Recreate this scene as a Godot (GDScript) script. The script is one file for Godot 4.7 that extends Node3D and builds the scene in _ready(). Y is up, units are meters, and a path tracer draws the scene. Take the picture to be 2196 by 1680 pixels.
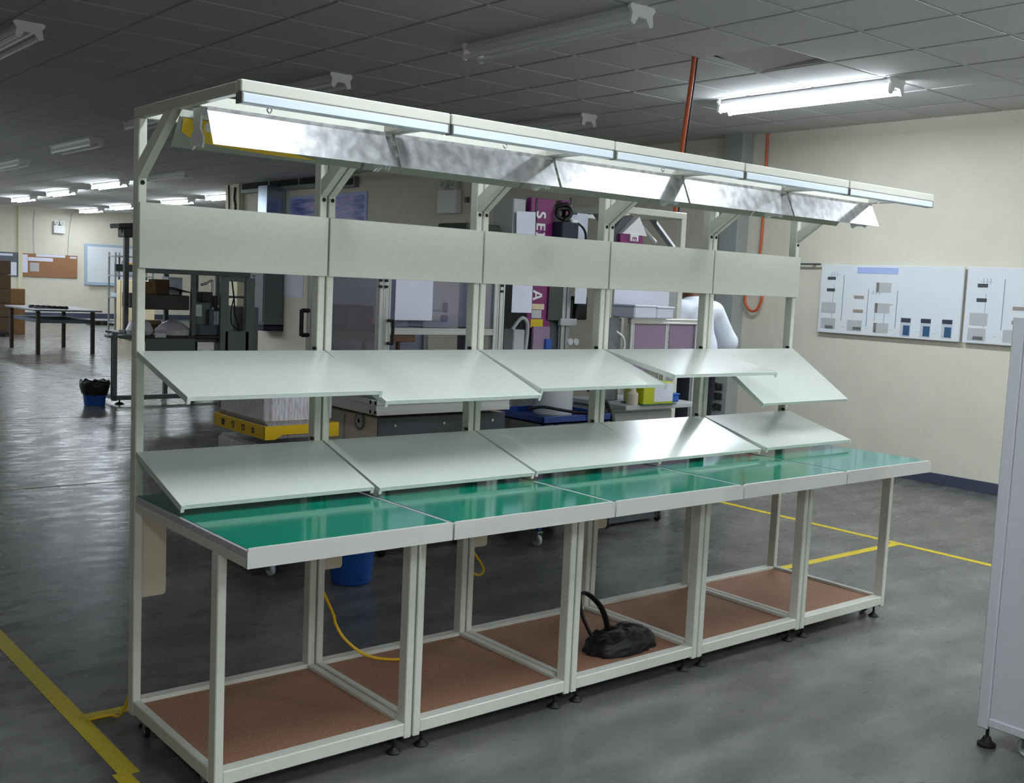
extends Node3D

# ---------------------------------------------------------------- helpers
var M := {}
var used := {}
var boxes := {}

func numbered(parent: Node, called: String) -> String:
	var key := str(parent.get_instance_id()) + called
	var n: int = used.get(key, 0)
	used[key] = n + 1
	return called if n == 0 else "%s_%03d" % [called, n]

func tag(o: Node, label: String, category: String, group := "") -> Node:
	o.set_meta("label", label)
	o.set_meta("category", category)
	if group: o.set_meta("group", group)
	return o

func thing(called: String, label: String, category: String, at := Vector3.ZERO, group := "", turn := 0.0) -> Node3D:
	var o := Node3D.new()
	o.name = numbered(self, called)
	add_child(o, true)
	o.position = at
	o.rotation.y = turn
	tag(o, label, category, group)
	return o

func put(called: String, mesh: Mesh, m: Material, parent: Node, xf := Transform3D()) -> MeshInstance3D:
	var o := MeshInstance3D.new()
	o.name = numbered(parent, called)
	o.mesh = mesh
	o.material_override = m
	o.transform = xf
	o.cast_shadow = GeometryInstance3D.SHADOW_CASTING_SETTING_ON
	parent.add_child(o, true)
	return o

func struct(called: String, mesh: Mesh, m: Material, xf := Transform3D(), parent: Node = self) -> MeshInstance3D:
	var o := put(called, mesh, m, parent, xf)
	if parent == self: o.set_meta("kind", "structure")
	return o

func T(x: float, y: float, z: float) -> Transform3D:
	return Transform3D(Basis(), Vector3(x, y, z))

func TR(x: float, y: float, z: float, ex: float, ey: float, ez: float) -> Transform3D:
	return Transform3D(Basis.from_euler(Vector3(deg_to_rad(ex), deg_to_rad(ey), deg_to_rad(ez))), Vector3(x, y, z))

func tri(st: SurfaceTool, a: Vector3, b: Vector3, c: Vector3, out: Vector3) -> void:
	var n := (b - a).cross(c - a)
	if n.dot(out) > 0.0:
		var s := b
		b = c
		c = s
	else:
		n = -n
	n = n.normalized()
	for v in [a, b, c]:
		st.set_normal(n)
		st.add_vertex(v)

func quad(st: SurfaceTool, a: Vector3, b: Vector3, c: Vector3, d: Vector3, out: Vector3) -> void:
	tri(st, a, b, c, out)
	tri(st, a, c, d, out)

func start() -> SurfaceTool:
	var st := SurfaceTool.new()
	st.begin(Mesh.PRIMITIVE_TRIANGLES)
	return st

# a box with chamfered edges, shared between equal sizes
func box(x: float, y: float, z: float, bevel := 0.002) -> ArrayMesh:
	var key := "%.4f %.4f %.4f %.4f" % [x, y, z, bevel]
	if boxes.has(key): return boxes[key]
	var h := Vector3(x, y, z) / 2.0
	var b := minf(bevel, minf(h.x, minf(h.y, h.z)) * 0.45)
	var st := start()
	for ax in 3:
		var u := (ax + 1) % 3
		var w := (ax + 2) % 3
		for s in [-1.0, 1.0]:
			var p := []
			for q in [[-1, -1], [1, -1], [1, 1], [-1, 1]]:
				var v := Vector3.ZERO
				v[ax] = s * h[ax]
				v[u] = q[0] * (h[u] - b)
				v[w] = q[1] * (h[w] - b)
				p.append(v)
			var o := Vector3.ZERO
			o[ax] = s
			quad(st, p[0], p[1], p[2], p[3], o)
			for s2 in [-1.0, 1.0]:
				var e := []
				for k in [[0, -1], [0, 1], [1, 1], [1, -1]]:
					var v := Vector3.ZERO
					v[ax] = s * (h[ax] - (b if k[0] == 1 else 0.0))
					v[u] = s2 * (h[u] - (0.0 if k[0] == 1 else b))
					v[w] = k[1] * (h[w] - b)
					e.append(v)
				var oo := Vector3.ZERO
				oo[ax] = s
				oo[u] = s2
				quad(st, e[0], e[1], e[2], e[3], oo)
	for sx in [-1.0, 1.0]:
		for sy in [-1.0, 1.0]:
			for sz in [-1.0, 1.0]:
				tri(st, Vector3(sx * h.x, sy * (h.y - b), sz * (h.z - b)), Vector3(sx * (h.x - b), sy * h.y, sz * (h.z - b)), Vector3(sx * (h.x - b), sy * (h.y - b), sz * h.z), Vector3(sx, sy, sz))
	boxes[key] = st.commit()
	return boxes[key]

# joins meshes, each with its transform, into one mesh
func mix(list: Array) -> ArrayMesh:
	var st := start()
	for e in list: st.append_from(e[0], 0, e[1])
	return st.commit()

# box from corner to corner
func span(a: Vector3, b: Vector3, bevel := 0.002) -> Array:
	var s := (b - a).abs()
	return [box(s.x, s.y, s.z, bevel), Transform3D(Basis(), (a + b) / 2.0)]

func slab(called: String, a: Vector3, b: Vector3, m: Material, parent: Node, bevel := 0.002) -> MeshInstance3D:
	var e := span(a, b, bevel)
	return put(called, e[0], m, parent, e[1])

func lathe(profile: Array, sides := 20, smooth := true) -> ArrayMesh:
	var st := start()
	for i in profile.size() - 1:
		var p: Vector2 = profile[i]
		var q: Vector2 = profile[i + 1]
		var d := q - p
		var nr := Vector2(d.y, -d.x).normalized()
		for k in sides:
			var a0 := TAU * k / sides
			var a1 := TAU * (k + 1) / sides
			var v := [Vector3(p.x * cos(a0), p.y, p.x * sin(a0)), Vector3(p.x * cos(a1), p.y, p.x * sin(a1)), Vector3(q.x * cos(a1), q.y, q.x * sin(a1)), Vector3(q.x * cos(a0), q.y, q.x * sin(a0))]
			var n0 := Vector3(nr.x * cos(a0), nr.y, nr.x * sin(a0))
			var n1 := Vector3(nr.x * cos(a1), nr.y, nr.x * sin(a1))
			var ns := [n0, n1, n1, n0]
			for t in [[0, 1, 2], [0, 2, 3]]:
				var a: Vector3 = v[t[0]]
				var b: Vector3 = v[t[1]]
				var c: Vector3 = v[t[2]]
				var g := (b - a).cross(c - a)
				if g.length() < 1e-12: continue
				var order: Array = t if g.dot(n0 + n1) < 0.0 else [t[0], t[2], t[1]]
				for j in order:
					st.set_normal(ns[j])
					st.add_vertex(v[j])
	return st.commit()

func rod(r: float, h: float, sides := 14) -> ArrayMesh:
	var key := "rod %.4f %.4f %d" % [r, h, sides]
	if not boxes.has(key):
		var b := minf(r * 0.2, h * 0.2)
		boxes[key] = lathe([Vector2(0, -h / 2), Vector2(r - b, -h / 2), Vector2(r, -h / 2 + b), Vector2(r, h / 2 - b), Vector2(r - b, h / 2), Vector2(0, h / 2)], sides)
	return boxes[key]

# a round hose or cable along points (smoothed), with radius r (and rz for a flat strap)
func hose(points: Array, r: float, sides := 8, steps := 6, flat := 1.0) -> ArrayMesh:
	var c := PackedVector3Array()
	var n := points.size()
	for i in n - 1:
		var p0: Vector3 = points[maxi(i - 1, 0)]
		var p1: Vector3 = points[i]
		var p2: Vector3 = points[i + 1]
		var p3: Vector3 = points[mini(i + 2, n - 1)]
		for k in steps: c.append(p1.cubic_interpolate(p2, p0, p3, float(k) / steps))
	c.append(points[n - 1])
	var st := start()
	var up := Vector3.UP if absf((c[1] - c[0]).normalized().y) < 0.9 else Vector3.RIGHT
	var rings := []
	for i in c.size():
		var d := (c[mini(i + 1, c.size() - 1)] - c[maxi(i - 1, 0)]).normalized()
		var s := d.cross(up).normalized()
		up = s.cross(d).normalized()
		var ring := []
		for k in sides:
			var a := TAU * k / sides
			ring.append([c[i] + (s * cos(a) + up * sin(a) * flat) * r, (s * cos(a) * flat + up * sin(a)).normalized()])
		rings.append(ring)
	for i in c.size() - 1:
		for k in sides:
			var q := [rings[i][k], rings[i][(k + 1) % sides], rings[i + 1][(k + 1) % sides], rings[i + 1][k]]
			for t in [[0, 1, 2], [0, 2, 3]]:
				var g: Vector3 = (q[t[1]][0] - q[t[0]][0]).cross(q[t[2]][0] - q[t[0]][0])
				var order: Array = t if g.dot(q[t[0]][1]) < 0.0 else [t[0], t[2], t[1]]
				for j in order:
					st.set_normal(q[j][1])
					st.add_vertex(q[j][0])
	for e in [0, c.size() - 1]:
		var d := (c[1] - c[0]) if e > 0 else (c[0] - c[1])
		if e > 0: d = c[e] - c[e - 1]
		for k in sides: tri(st, c[e], rings[e][k][0], rings[e][(k + 1) % sides][0], d)
	return st.commit()

# a polygon in the xy plane, extruded along z from -d/2 to d/2
func prism(poly: PackedVector2Array, d: float) -> ArrayMesh:
	var st := start()
	var idx := Geometry2D.triangulate_polygon(poly)
	for i in range(0, idx.size(), 3):
		for s in [-1.0, 1.0]:
			var v := []
			for j in 3: v.append(Vector3(poly[idx[i + j]].x, poly[idx[i + j]].y, s * d / 2))
			tri(st, v[0], v[1], v[2], Vector3(0, 0, s))
	var cw := Geometry2D.is_polygon_clockwise(poly)
	for i in poly.size():
		var a := poly[i]
		var b := poly[(i + 1) % poly.size()]
		var n := Vector2(b.y - a.y, a.x - b.x) * (-1.0 if cw else 1.0)
		quad(st, Vector3(a.x, a.y, -d / 2), Vector3(b.x, b.y, -d / 2), Vector3(b.x, b.y, d / 2), Vector3(a.x, a.y, d / 2), Vector3(n.x, n.y, 0))
	return st.commit()

# a rectangle with uv in the yz plane facing -x (for print on boards on the right wall)
func sheet(h: float, w: float) -> ArrayMesh:
	var st := start()
	var p := [Vector3(0, -h / 2, -w / 2), Vector3(0, h / 2, -w / 2), Vector3(0, h / 2, w / 2), Vector3(0, -h / 2, w / 2)]
	var uv := [Vector2(0, 1), Vector2(0, 0), Vector2(1, 0), Vector2(1, 1)]
	for t in [[0, 1, 2], [0, 2, 3]]:
		var g: Vector3 = (p[t[1]] - p[t[0]]).cross(p[t[2]] - p[t[0]])
		for j in (t if g.x > 0.0 else [t[0], t[2], t[1]]):
			st.set_normal(Vector3(-1, 0, 0))
			st.set_uv(uv[j])
			st.add_vertex(p[j])
	return st.commit()

func mat(called: String, c: Color, rough := 0.6, metal := 0.0) -> StandardMaterial3D:
	var m := StandardMaterial3D.new()
	m.resource_name = called
	m.albedo_color = c
	m.roughness = rough
	m.metallic = metal
	M[called] = m
	return m

func noise_tex(seed_n: int, freq: float, size: int, stops: Array, colors: Array, octaves := 4, normal := false) -> NoiseTexture2D:
	var n := FastNoiseLite.new()
	n.seed = seed_n
	n.frequency = freq
	n.fractal_octaves = octaves
	var t := NoiseTexture2D.new()
	t.width = size
	t.height = size
	t.seamless = true
	t.noise = n
	if normal:
		t.as_normal_map = true
		t.bump_strength = 2.0
	elif colors.size():
		var g := Gradient.new()
		g.offsets = PackedFloat32Array(stops)
		g.colors = PackedColorArray(colors)
		t.color_ramp = g
	return t

func grain(m: StandardMaterial3D, t: Texture2D, scale: Vector3, world := true) -> void:
	m.albedo_texture = t
	m.uv1_triplanar = true
	m.uv1_world_triplanar = world
	m.uv1_scale = scale

# a gently uneven surface as a normal map: periodic waves in all directions
func ripple() -> ImageTexture:
	var rng := RandomNumberGenerator.new()
	rng.seed = 77
	var waves := []
	for i in 40:
		var k := Vector2i(rng.randi_range(-17, 17), rng.randi_range(-17, 17))
		if k == Vector2i.ZERO: k = Vector2i(3, 1)
		waves.append([k, rng.randf() * TAU, 0.02 / sqrt(40.0)])
	var n := 256
	var im := Image.create(n, n, false, Image.FORMAT_RGBF)
	for y in n:
		for x in n:
			var s := Vector2.ZERO
			for w in waves: s += Vector2(w[0]) * (cos(TAU * (w[0].x * x + w[0].y * y) / float(n) + w[1]) * w[2] / Vector2(w[0]).length())
			var v := Vector3(s.x, s.y, 1.0).normalized()
			im.set_pixel(x, y, Color(v.x * 0.5 + 0.5, v.y * 0.5 + 0.5, v.z * 0.5 + 0.5))
	return ImageTexture.create_from_image(im)

func g(v: float) -> Color:
	return Color(v, v, v)

# ---------------------------------------------------------------- the scene
const CEIL := 3.064
const WALL := 7.262
const FAR := -28.45

func _ready() -> void:
	view_and_light()
	materials()
	shell()
	benches()
	floor_marks()
	ceiling_lamps()
	right_wall_things()
	front_cabinet()
	machines()
	worker()
	far_hall()

func view_and_light() -> void:
	var cam := Camera3D.new()
	cam.name = "camera"
	cam.fov = 39.9006
	cam.near = 0.05
	cam.far = 100.0
	cam.transform = Transform3D(Basis(Vector3(0.7727813, 0.0450855, 0.6330690), Vector3(0.0277129, 0.9941252, -0.1046279), Vector3(-0.6340671, 0.0983987, 0.7669919)), Vector3(-1.24655, 1.51004, 3.38434))
	add_child(cam)
	cam.current = true
	var we := WorldEnvironment.new()
	we.name = "world"
	var e := Environment.new()
	e.background_mode = Environment.BG_COLOR
	e.background_color = Color(0.02, 0.02, 0.022)
	e.tonemap_mode = Environment.TONE_MAPPER_LINEAR
	e.tonemap_exposure = 1.2
	e.sdfgi_enabled = true
	e.ssao_enabled = true
	e.ssil_enabled = true
	we.environment = e
	add_child(we)

const LAMP_COLOR := Color(0.93, 0.97, 1.0)
const LAMP_ENERGY := 2.3
const TUBE_GLOW := 27.0

func materials() -> void:
	# floor: worn sealed concrete
	var fl := mat("floor", Color(1, 1, 1), 0.3)
	grain(fl, noise_tex(3, 0.006, 1024, [0.0, 0.35, 0.55, 0.75, 1.0], [Color(0.33, 0.328, 0.324), Color(0.37, 0.367, 0.358), Color(0.4, 0.395, 0.385), Color(0.44, 0.434, 0.422), Color(0.5, 0.494, 0.48)], 5), Vector3(0.22, 0.22, 0.5))
	fl.roughness_texture = noise_tex(8, 0.014, 1024, [0.0, 1.0], [g(0.2), g(0.38)], 4)
	fl.roughness = 1.0
	fl.normal_enabled = true
	fl.normal_texture = ripple()
	fl.normal_scale = 0.2
	fl.metallic_specular = 0.45
	var wl := mat("wall", Color(1, 1, 1), 0.75)
	grain(wl, noise_tex(5, 0.01, 512, [0.0, 1.0], [Color(0.86, 0.84, 0.775), Color(0.885, 0.865, 0.8)], 4), Vector3(0.5, 0.5, 0.5))
	mat("trim_cream", Color(0.88, 0.85, 0.74), 0.6)
	mat("column_grey", Color(0.62, 0.64, 0.63), 0.5)
	var ct := mat("ceiling_tile", Color(1, 1, 1), 0.9)
	grain(ct, noise_tex(9, 0.09, 512, [0.0, 0.5, 1.0], [g(0.76), g(0.8), g(0.83)], 4), Vector3(2, 2, 2))
	mat("ceiling_bar", g(0.76), 0.5)
	mat("void", g(0.05), 0.95)
	mat("baseboard", Color(0.27, 0.29, 0.37), 0.5)
	# benches
	var st := mat("cream_steel", Color(1, 1, 1), 0.34)
	grain(st, noise_tex(11, 0.05, 512, [0.0, 1.0], [Color(0.83, 0.83, 0.785), Color(0.855, 0.855, 0.81)], 3), Vector3(1.5, 1.5, 1.5))
	st.metallic_specular = 0.5
	var sh := mat("shelf_enamel", Color(1, 1, 1), 0.2)
	grain(sh, noise_tex(12, 0.05, 512, [0.0, 1.0], [Color(0.81, 0.83, 0.8), Color(0.835, 0.855, 0.825)], 3), Vector3(1.5, 1.5, 1.5))
	sh.metallic_specular = 0.6
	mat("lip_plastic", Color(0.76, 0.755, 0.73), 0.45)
	mat("board_edge", Color(0.74, 0.72, 0.74), 0.5)
	mat("canopy_steel_dimmed", Color(0.76, 0.755, 0.715), 0.4)  # cream steel darkened to hold down lamp light on canopy arms and front rail
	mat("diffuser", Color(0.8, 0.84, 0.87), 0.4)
	mat("cap_grey", Color(0.42, 0.44, 0.42), 0.5)
	mat("plate_cream", Color(0.83, 0.8, 0.71), 0.5)
	var gm := mat("green_mat", Color(1, 1, 1), 0.08)
	grain(gm, noise_tex(14, 0.02, 512, [0.0, 1.0], [Color(0.0, 0.475, 0.37), Color(0.01, 0.52, 0.41)], 4), Vector3(1, 1, 1))
	gm.metallic_specular = 0.6
	var br := mat("brown_board", Color(1, 1, 1), 0.75)
	grain(br, noise_tex(15, 0.06, 1024, [0.0, 0.45, 0.7, 1.0], [Color(0.53, 0.38, 0.29), Color(0.6, 0.44, 0.34), Color(0.64, 0.475, 0.37), Color(0.68, 0.52, 0.42)], 5), Vector3(1.2, 1.2, 1.2))
	var al := mat("aluminium", Color(1, 1, 1), 0.3, 0.9)
	grain(al, noise_tex(16, 0.012, 1024, [0.0, 0.4, 0.6, 1.0], [g(0.58), g(0.67), g(0.74), g(0.82)], 4), Vector3(1.6, 1.6, 1.6))
	al.roughness_texture = noise_tex(17, 0.014, 1024, [0.0, 0.5, 1.0], [g(0.28), g(0.36), g(0.44)], 4)
	al.roughness = 1.0
	mat("reflector_back", Color(0.6, 0.61, 0.56), 0.5)
	mat("yellow", Color(0.93, 0.76, 0.06), 0.5)
	mat("black", g(0.07), 0.45)
	mat("rubber", g(0.05), 0.6)
	mat("chrome", g(0.75), 0.25, 1.0)
	mat("slot", g(0.09), 0.8)
	mat("yellow_cable", Color(0.9, 0.72, 0.05), 0.45)
	var yt := mat("yellow_tape", Color(1, 1, 1), 0.55)
	grain(yt, noise_tex(18, 0.05, 512, [0.0, 0.3, 1.0], [Color(0.66, 0.58, 0.1), Color(0.82, 0.73, 0.08), Color(0.88, 0.79, 0.12)], 4), Vector3(2, 2, 2))
	mat("brown_line", Color(0.55, 0.4, 0.22), 0.6)
	mat("orange", Color(0.8, 0.37, 0.2), 0.4)
	mat("dark_cable", g(0.16), 0.5)
	# lamps
	mat("lamp_white", g(0.92), 0.4)
	mat("tube_off", Color(0.96, 0.965, 0.96), 0.25)
	var tg := mat("tube_lit", Color(1, 1, 1), 0.3)
	tg.emission_enabled = true
	tg.emission = LAMP_COLOR
	tg.emission_energy_multiplier = TUBE_GLOW
	# machines
	mat("profile", g(0.8), 0.32, 0.55)
	mat("dark_grey", Color(0.3, 0.31, 0.325), 0.5)
	mat("mid_grey", Color(0.5, 0.51, 0.52), 0.5)
	mat("light_grey", Color(0.72, 0.73, 0.73), 0.5)
	mat("machine_cream", Color(0.78, 0.745, 0.67), 0.5)
	mat("paper", Color(0.89, 0.9, 0.96), 0.7)
	mat("purple", Color(0.49, 0.13, 0.4), 0.45)
	mat("lavender", Color(0.62, 0.61, 0.7), 0.5)
	var pl := mat("tinted_pane", Color(0.55, 0.53, 0.68, 0.25), 0.06)
	pl.transparency = BaseMaterial3D.TRANSPARENCY_ALPHA
	mat("violet_board", Color(0.55, 0.47, 0.57), 0.3)
	mat("blue_plastic", Color(0.11, 0.33, 0.68), 0.42)
	mat("blue_paint", Color(0.09, 0.23, 0.5), 0.4)
	mat("navy", Color(0.08, 0.11, 0.21), 0.6)
	mat("lime", Color(0.72, 0.76, 0.1), 0.5)
	mat("green_board", Color(0.12, 0.38, 0.24), 0.5)
	mat("wood", Color(0.56, 0.42, 0.32), 0.6)
	mat("red", Color(0.75, 0.2, 0.15), 0.5)
	mat("sticker_cream", Color(0.86, 0.8, 0.66), 0.6)
	mat("sticker_yellow", Color(0.78, 0.7, 0.05), 0.6)
	var wr := mat("stretch_wrap", Color(1, 1, 1), 0.25)
	var wt := noise_tex(31, 0.03, 512, [0.0, 0.4, 0.65, 1.0], [Color(0.7, 0.66, 0.65), Color(0.82, 0.8, 0.82), Color(0.88, 0.87, 0.9), Color(0.95, 0.95, 0.98)], 4)
	grain(wr, wt, Vector3(4, 0.8, 4))
	mat("white_box", Color(0.84, 0.86, 0.92), 0.4)
	var cb := mat("carton", Color(1, 1, 1), 0.8)
	grain(cb, noise_tex(19, 0.03, 512, [0.0, 1.0], [Color(0.47, 0.35, 0.22), Color(0.57, 0.43, 0.28)], 4), Vector3(1, 1, 1))
	var cd := mat("carton_dark", Color(1, 1, 1), 0.8)
	grain(cd, noise_tex(20, 0.03, 512, [0.0, 1.0], [Color(0.3, 0.23, 0.16), Color(0.38, 0.29, 0.2)], 4), Vector3(1, 1, 1))
	mat("cork", Color(0.62, 0.45, 0.32), 0.85)
	mat("whiteboard", Color(0.9, 0.92, 0.94), 0.25)
	mat("sky_frame", Color(0.66, 0.74, 0.8), 0.5)
	mat("board_grey", Color(0.38, 0.41, 0.45), 0.6)
	mat("rack_grey", Color(0.4, 0.42, 0.42), 0.45)
	mat("olive_grey", Color(0.26, 0.27, 0.24), 0.6)
	mat("steel_duct", Color(0.66, 0.72, 0.78), 0.22, 0.8)
	mat("wood_dark", Color(0.24, 0.19, 0.16), 0.5)
	mat("orange_box", Color(0.95, 0.7, 0.1), 0.6)
	# cloth and skin
	var co := mat("coat", Color(0.88, 0.9, 0.95), 0.85)
	co.rim_enabled = true
	co.rim = 0.2
	mat("skin", Color(0.42, 0.26, 0.19), 0.55)
	mat("hair", Color(0.07, 0.05, 0.045), 0.5)
	mat("trousers", Color(0.07, 0.08, 0.13), 0.85)
	mat("shoe", g(0.05), 0.4)
	var bg := mat("bag_black", Color(0.05, 0.052, 0.06), 0.5)
	bg.rim_enabled = true
	bg.rim = 0.15

# ---------------------------------------------------------------- room
func shell() -> void:
	var e := span(Vector3(-7, -0.2, -28.6), Vector3(13.6, 0, 10.0), 0.0005)
	struct("floor", e[0], M.floor, e[1])
	e = span(Vector3(-7.15, CEIL + 0.12, -28.6), Vector3(13.75, CEIL + 0.25, 10.15), 0.001)
	var c := struct("ceiling", e[0], M.void, e[1])
	var off: Vector3 = -e[1].origin
	# grid of bars: lines at x = 4.32 + 0.6 i, z = -0.95 + 0.6 j
	var bar_x := box(20.7, 0.03, 0.024, 0.002)
	var bar_z := box(0.024, 0.03, 38.4, 0.002)
	for j in range(-46, 19):
		var z := -0.95 + 0.6 * j
		if z > FAR and z < 9.95: put("ceiling_bar", bar_x, M.ceiling_bar, c, T(3.3 + off.x, CEIL + 0.015 + off.y, z + off.z))
	for i in range(-19, 16):
		var x := 4.32 + 0.6 * i
		if x > -7 and x < 13.6: put("ceiling_bar", bar_z, M.ceiling_bar, c, T(x + off.x, CEIL + 0.0152 + off.y, -9.25 + off.z))
	var tile := box(0.568, 0.016, 0.568, 0.005)
	var rest := []
	var near := 0
	for j in range(-46, 18):
		for i in range(-19, 15):
			var p := Vector3(4.62 + 0.6 * i, CEIL + 0.002, -0.65 + 0.6 * j)
			var xf := Transform3D(Basis(), p + off)
			if i == 0 and j == -1:   # the tile by the hose, pushed up along one edge
				xf = Transform3D(Basis.from_euler(Vector3(deg_to_rad(-3.5), 0, deg_to_rad(-5.0))), p + off + Vector3(0, 0.045, 0))
			var seen := p.x > -1.25 + 0.25 * (3.38 - p.z) - 0.8 and p.x < WALL and p.z > -11.6 and p.z < 1.4 - (4.3 - p.x) * 1.05 + 1.3 and near < 290
			if seen:
				near += 1
				put("ceiling_tile", tile, M.ceiling_tile, c, xf)
			else:
				rest.append(xf)
	var mm := MultiMesh.new()
	mm.transform_format = MultiMesh.TRANSFORM_3D
	mm.mesh = tile
	mm.instance_count = rest.size()
	for i in rest.size(): mm.set_instance_transform(i, rest[i])
	var far_tiles := MultiMeshInstance3D.new()
	far_tiles.name = "ceiling_tile_field"
	far_tiles.multimesh = mm
	far_tiles.material_override = M.ceiling_tile
	far_tiles.set_meta("kind", "stuff")
	c.add_child(far_tiles, true)
	var walls := [["wall_right", Vector3(WALL, 0, -15.1), Vector3(WALL + 0.2, CEIL + 0.12, 10.15)], ["wall_back", Vector3(-7.15, 0, FAR - 0.15), Vector3(13.75, CEIL + 0.12, FAR)], ["wall_left", Vector3(-7.15, 0, FAR), Vector3(-7.0, CEIL + 0.12, 10.15)], ["wall_front", Vector3(-7.0, 0, 10.0), Vector3(WALL, CEIL + 0.12, 10.15)], ["wall_far_right", Vector3(13.6, 0, FAR), Vector3(13.75, CEIL + 0.12, -15.1)], ["wall_step", Vector3(WALL + 0.2, 0, -15.1), Vector3(13.75, CEIL + 0.12, -14.95)]]
	for w in walls:
		e = span(w[1], w[2], 0.001)
		struct(w[0], e[0], M.wall, e[1])
	e = span(Vector3(WALL - 0.012, 0, -15.1), Vector3(WALL, 0.092, 10.0))
	struct("baseboard_right", e[0], M.baseboard, e[1])
	e = span(Vector3(-7.0, 0, FAR), Vector3(13.6, 0.14, FAR + 0.012))
	struct("baseboard_back", e[0], M.baseboard, e[1])
	# steel column on the right wall and a cream strip on the far wall
	e = span(Vector3(WALL - 0.17, 0, -3.62), Vector3(WALL, CEIL + 0.1, -3.4), 0.004)
	struct("trim_1", e[0], M.column_grey, e[1])
	e = span(Vector3(7.19, 0.14, FAR), Vector3(7.3, CEIL, FAR + 0.06))
	struct("trim_2", e[0], M.trim_cream, e[1])
	e = span(Vector3(WALL - 0.1, 0, -15.1), Vector3(WALL, CEIL + 0.1, -14.55), 0.004)
	struct("trim_3", e[0], M.trim_cream, e[1])

# ---------------------------------------------------------------- the row of benches
func shelf_mesh(w: float, yb: float, zb: float, yf: float, zf: float) -> Array:
	var d := Vector2(zf - zb, yf - yb)
	var len := d.length()
	var a := atan2(d.y, d.x)
	var m := mix([[box(w, 0.003, len, 0.001), T(0, -0.0015, len / 2)], [box(0.002, 0.018, len, 0.0005), T(-w / 2 + 0.001, -0.011, len / 2)], [box(0.002, 0.018, len, 0.0005), T(w / 2 - 0.001, -0.011, len / 2)], [box(w, 0.014, 0.003, 0.001), T(0, -0.0075, len - 0.0015)], [box(w, 0.018, 0.002, 0.0005), T(0, -0.011, 0.001)], [box(0.012, 0.024, 0.004, 0.001), T(-w / 2 + 0.006, -0.012, len)], [box(0.012, 0.024, 0.004, 0.001), T(w / 2 - 0.006, -0.012, len)]])
	return [m, Transform3D(Basis.from_euler(Vector3(-a, 0, 0)), Vector3(0, yb, zb))]

func benches() -> void:
	var xs := [0.0, 0.676, 1.365, 2.057, 2.745, 3.42]
	var upper := [[1.146, 0.400], [1.112, 0.405], [1.134, 0.39], [1.175, 0.42], [1.024, 0.35]]
	var lower := [[0.820, 0.368], [0.818, 0.385], [0.823, 0.385], [0.818, 0.36], [0.826, 0.385]]
	var labels := ["cream assembly bench at the near left end of the row, beside the yellow floor tape", "second cream assembly bench from the left, blue bin and yellow cable seen between its legs", "middle cream assembly bench of the row, black bag lying on its brown bottom board", "fourth cream assembly bench from the left, bright lamp glare on its lower shelf", "cream assembly bench at the far right end of the row, upper shelf hanging steepest"]
	var refl := ["aluminium lamp reflector with a yellow patch under the canopy of the near left bench", "mottled aluminium lamp reflector under the canopy of the second bench from the left", "aluminium lamp reflector under the canopy of the middle bench, brightest gleam at its right end", "dull aluminium lamp reflector under the canopy of the fourth bench from the left", "aluminium lamp reflector at the far right end, under the canopy of the last bench"]
	for k in 5:
		bench(k, xs[k] + 0.0035, xs[k + 1] - 0.0035, upper[k], lower[k], labels[k])
		reflector(k, xs[k] + (0.05 if k == 0 else 0.006), xs[k + 1] - 0.006, refl[k])
	# cables from the switch plates
	tag(put("power_cable", hose([Vector3(0.03, 0.436, -0.056), Vector3(0.034, 0.36, -0.058), Vector3(0.03, 0.26, -0.058), Vector3(0.02, 0.12, -0.064), Vector3(0.0, 0.02, -0.1), Vector3(-0.02, 0.006, -0.15), Vector3(-0.09, 0.006, -0.15)], 0.005), M.yellow_cable, self), "yellow power cable hanging from the near left bench down to the floor tape", "cable")
	tag(put("power_cable", hose([Vector3(0.70, 0.43, -0.056), Vector3(0.718, 0.37, -0.05), Vector3(0.765, 0.26, -0.035), Vector3(0.775, 0.22, -0.03), Vector3(0.80, 0.165, 0.0), Vector3(0.86, 0.11, 0.05), Vector3(0.94, 0.093, 0.1), Vector3(1.02, 0.092, 0.125)], 0.006), M.yellow_cable, self), "yellow power cable curving down onto the bottom board of the second bench", "cable")
	tag(put("power_cable", hose([Vector3(1.40, 0.43, -0.056), Vector3(1.43, 0.41, -0.058), Vector3(1.49, 0.33, -0.06), Vector3(1.47, 0.305, -0.06), Vector3(1.43, 0.325, -0.06), Vector3(1.405, 0.39, -0.06), Vector3(1.402, 0.43, -0.058)], 0.005), M.yellow_cable, self), "short yellow cable looped below the switch plate of the middle bench", "cable")
	tag(put("power_cable", hose([Vector3(2.09, 0.43, -0.056), Vector3(2.09, 0.3, -0.058), Vector3(2.085, 0.2, -0.058), Vector3(2.08, 0.1, -0.06), Vector3(2.10, 0.006, -0.08), Vector3(2.2, 0.006, -0.09)], 0.005), M.yellow_cable, self), "straight yellow cable running down the rear post behind the black bag", "cable")
	bag()

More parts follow.
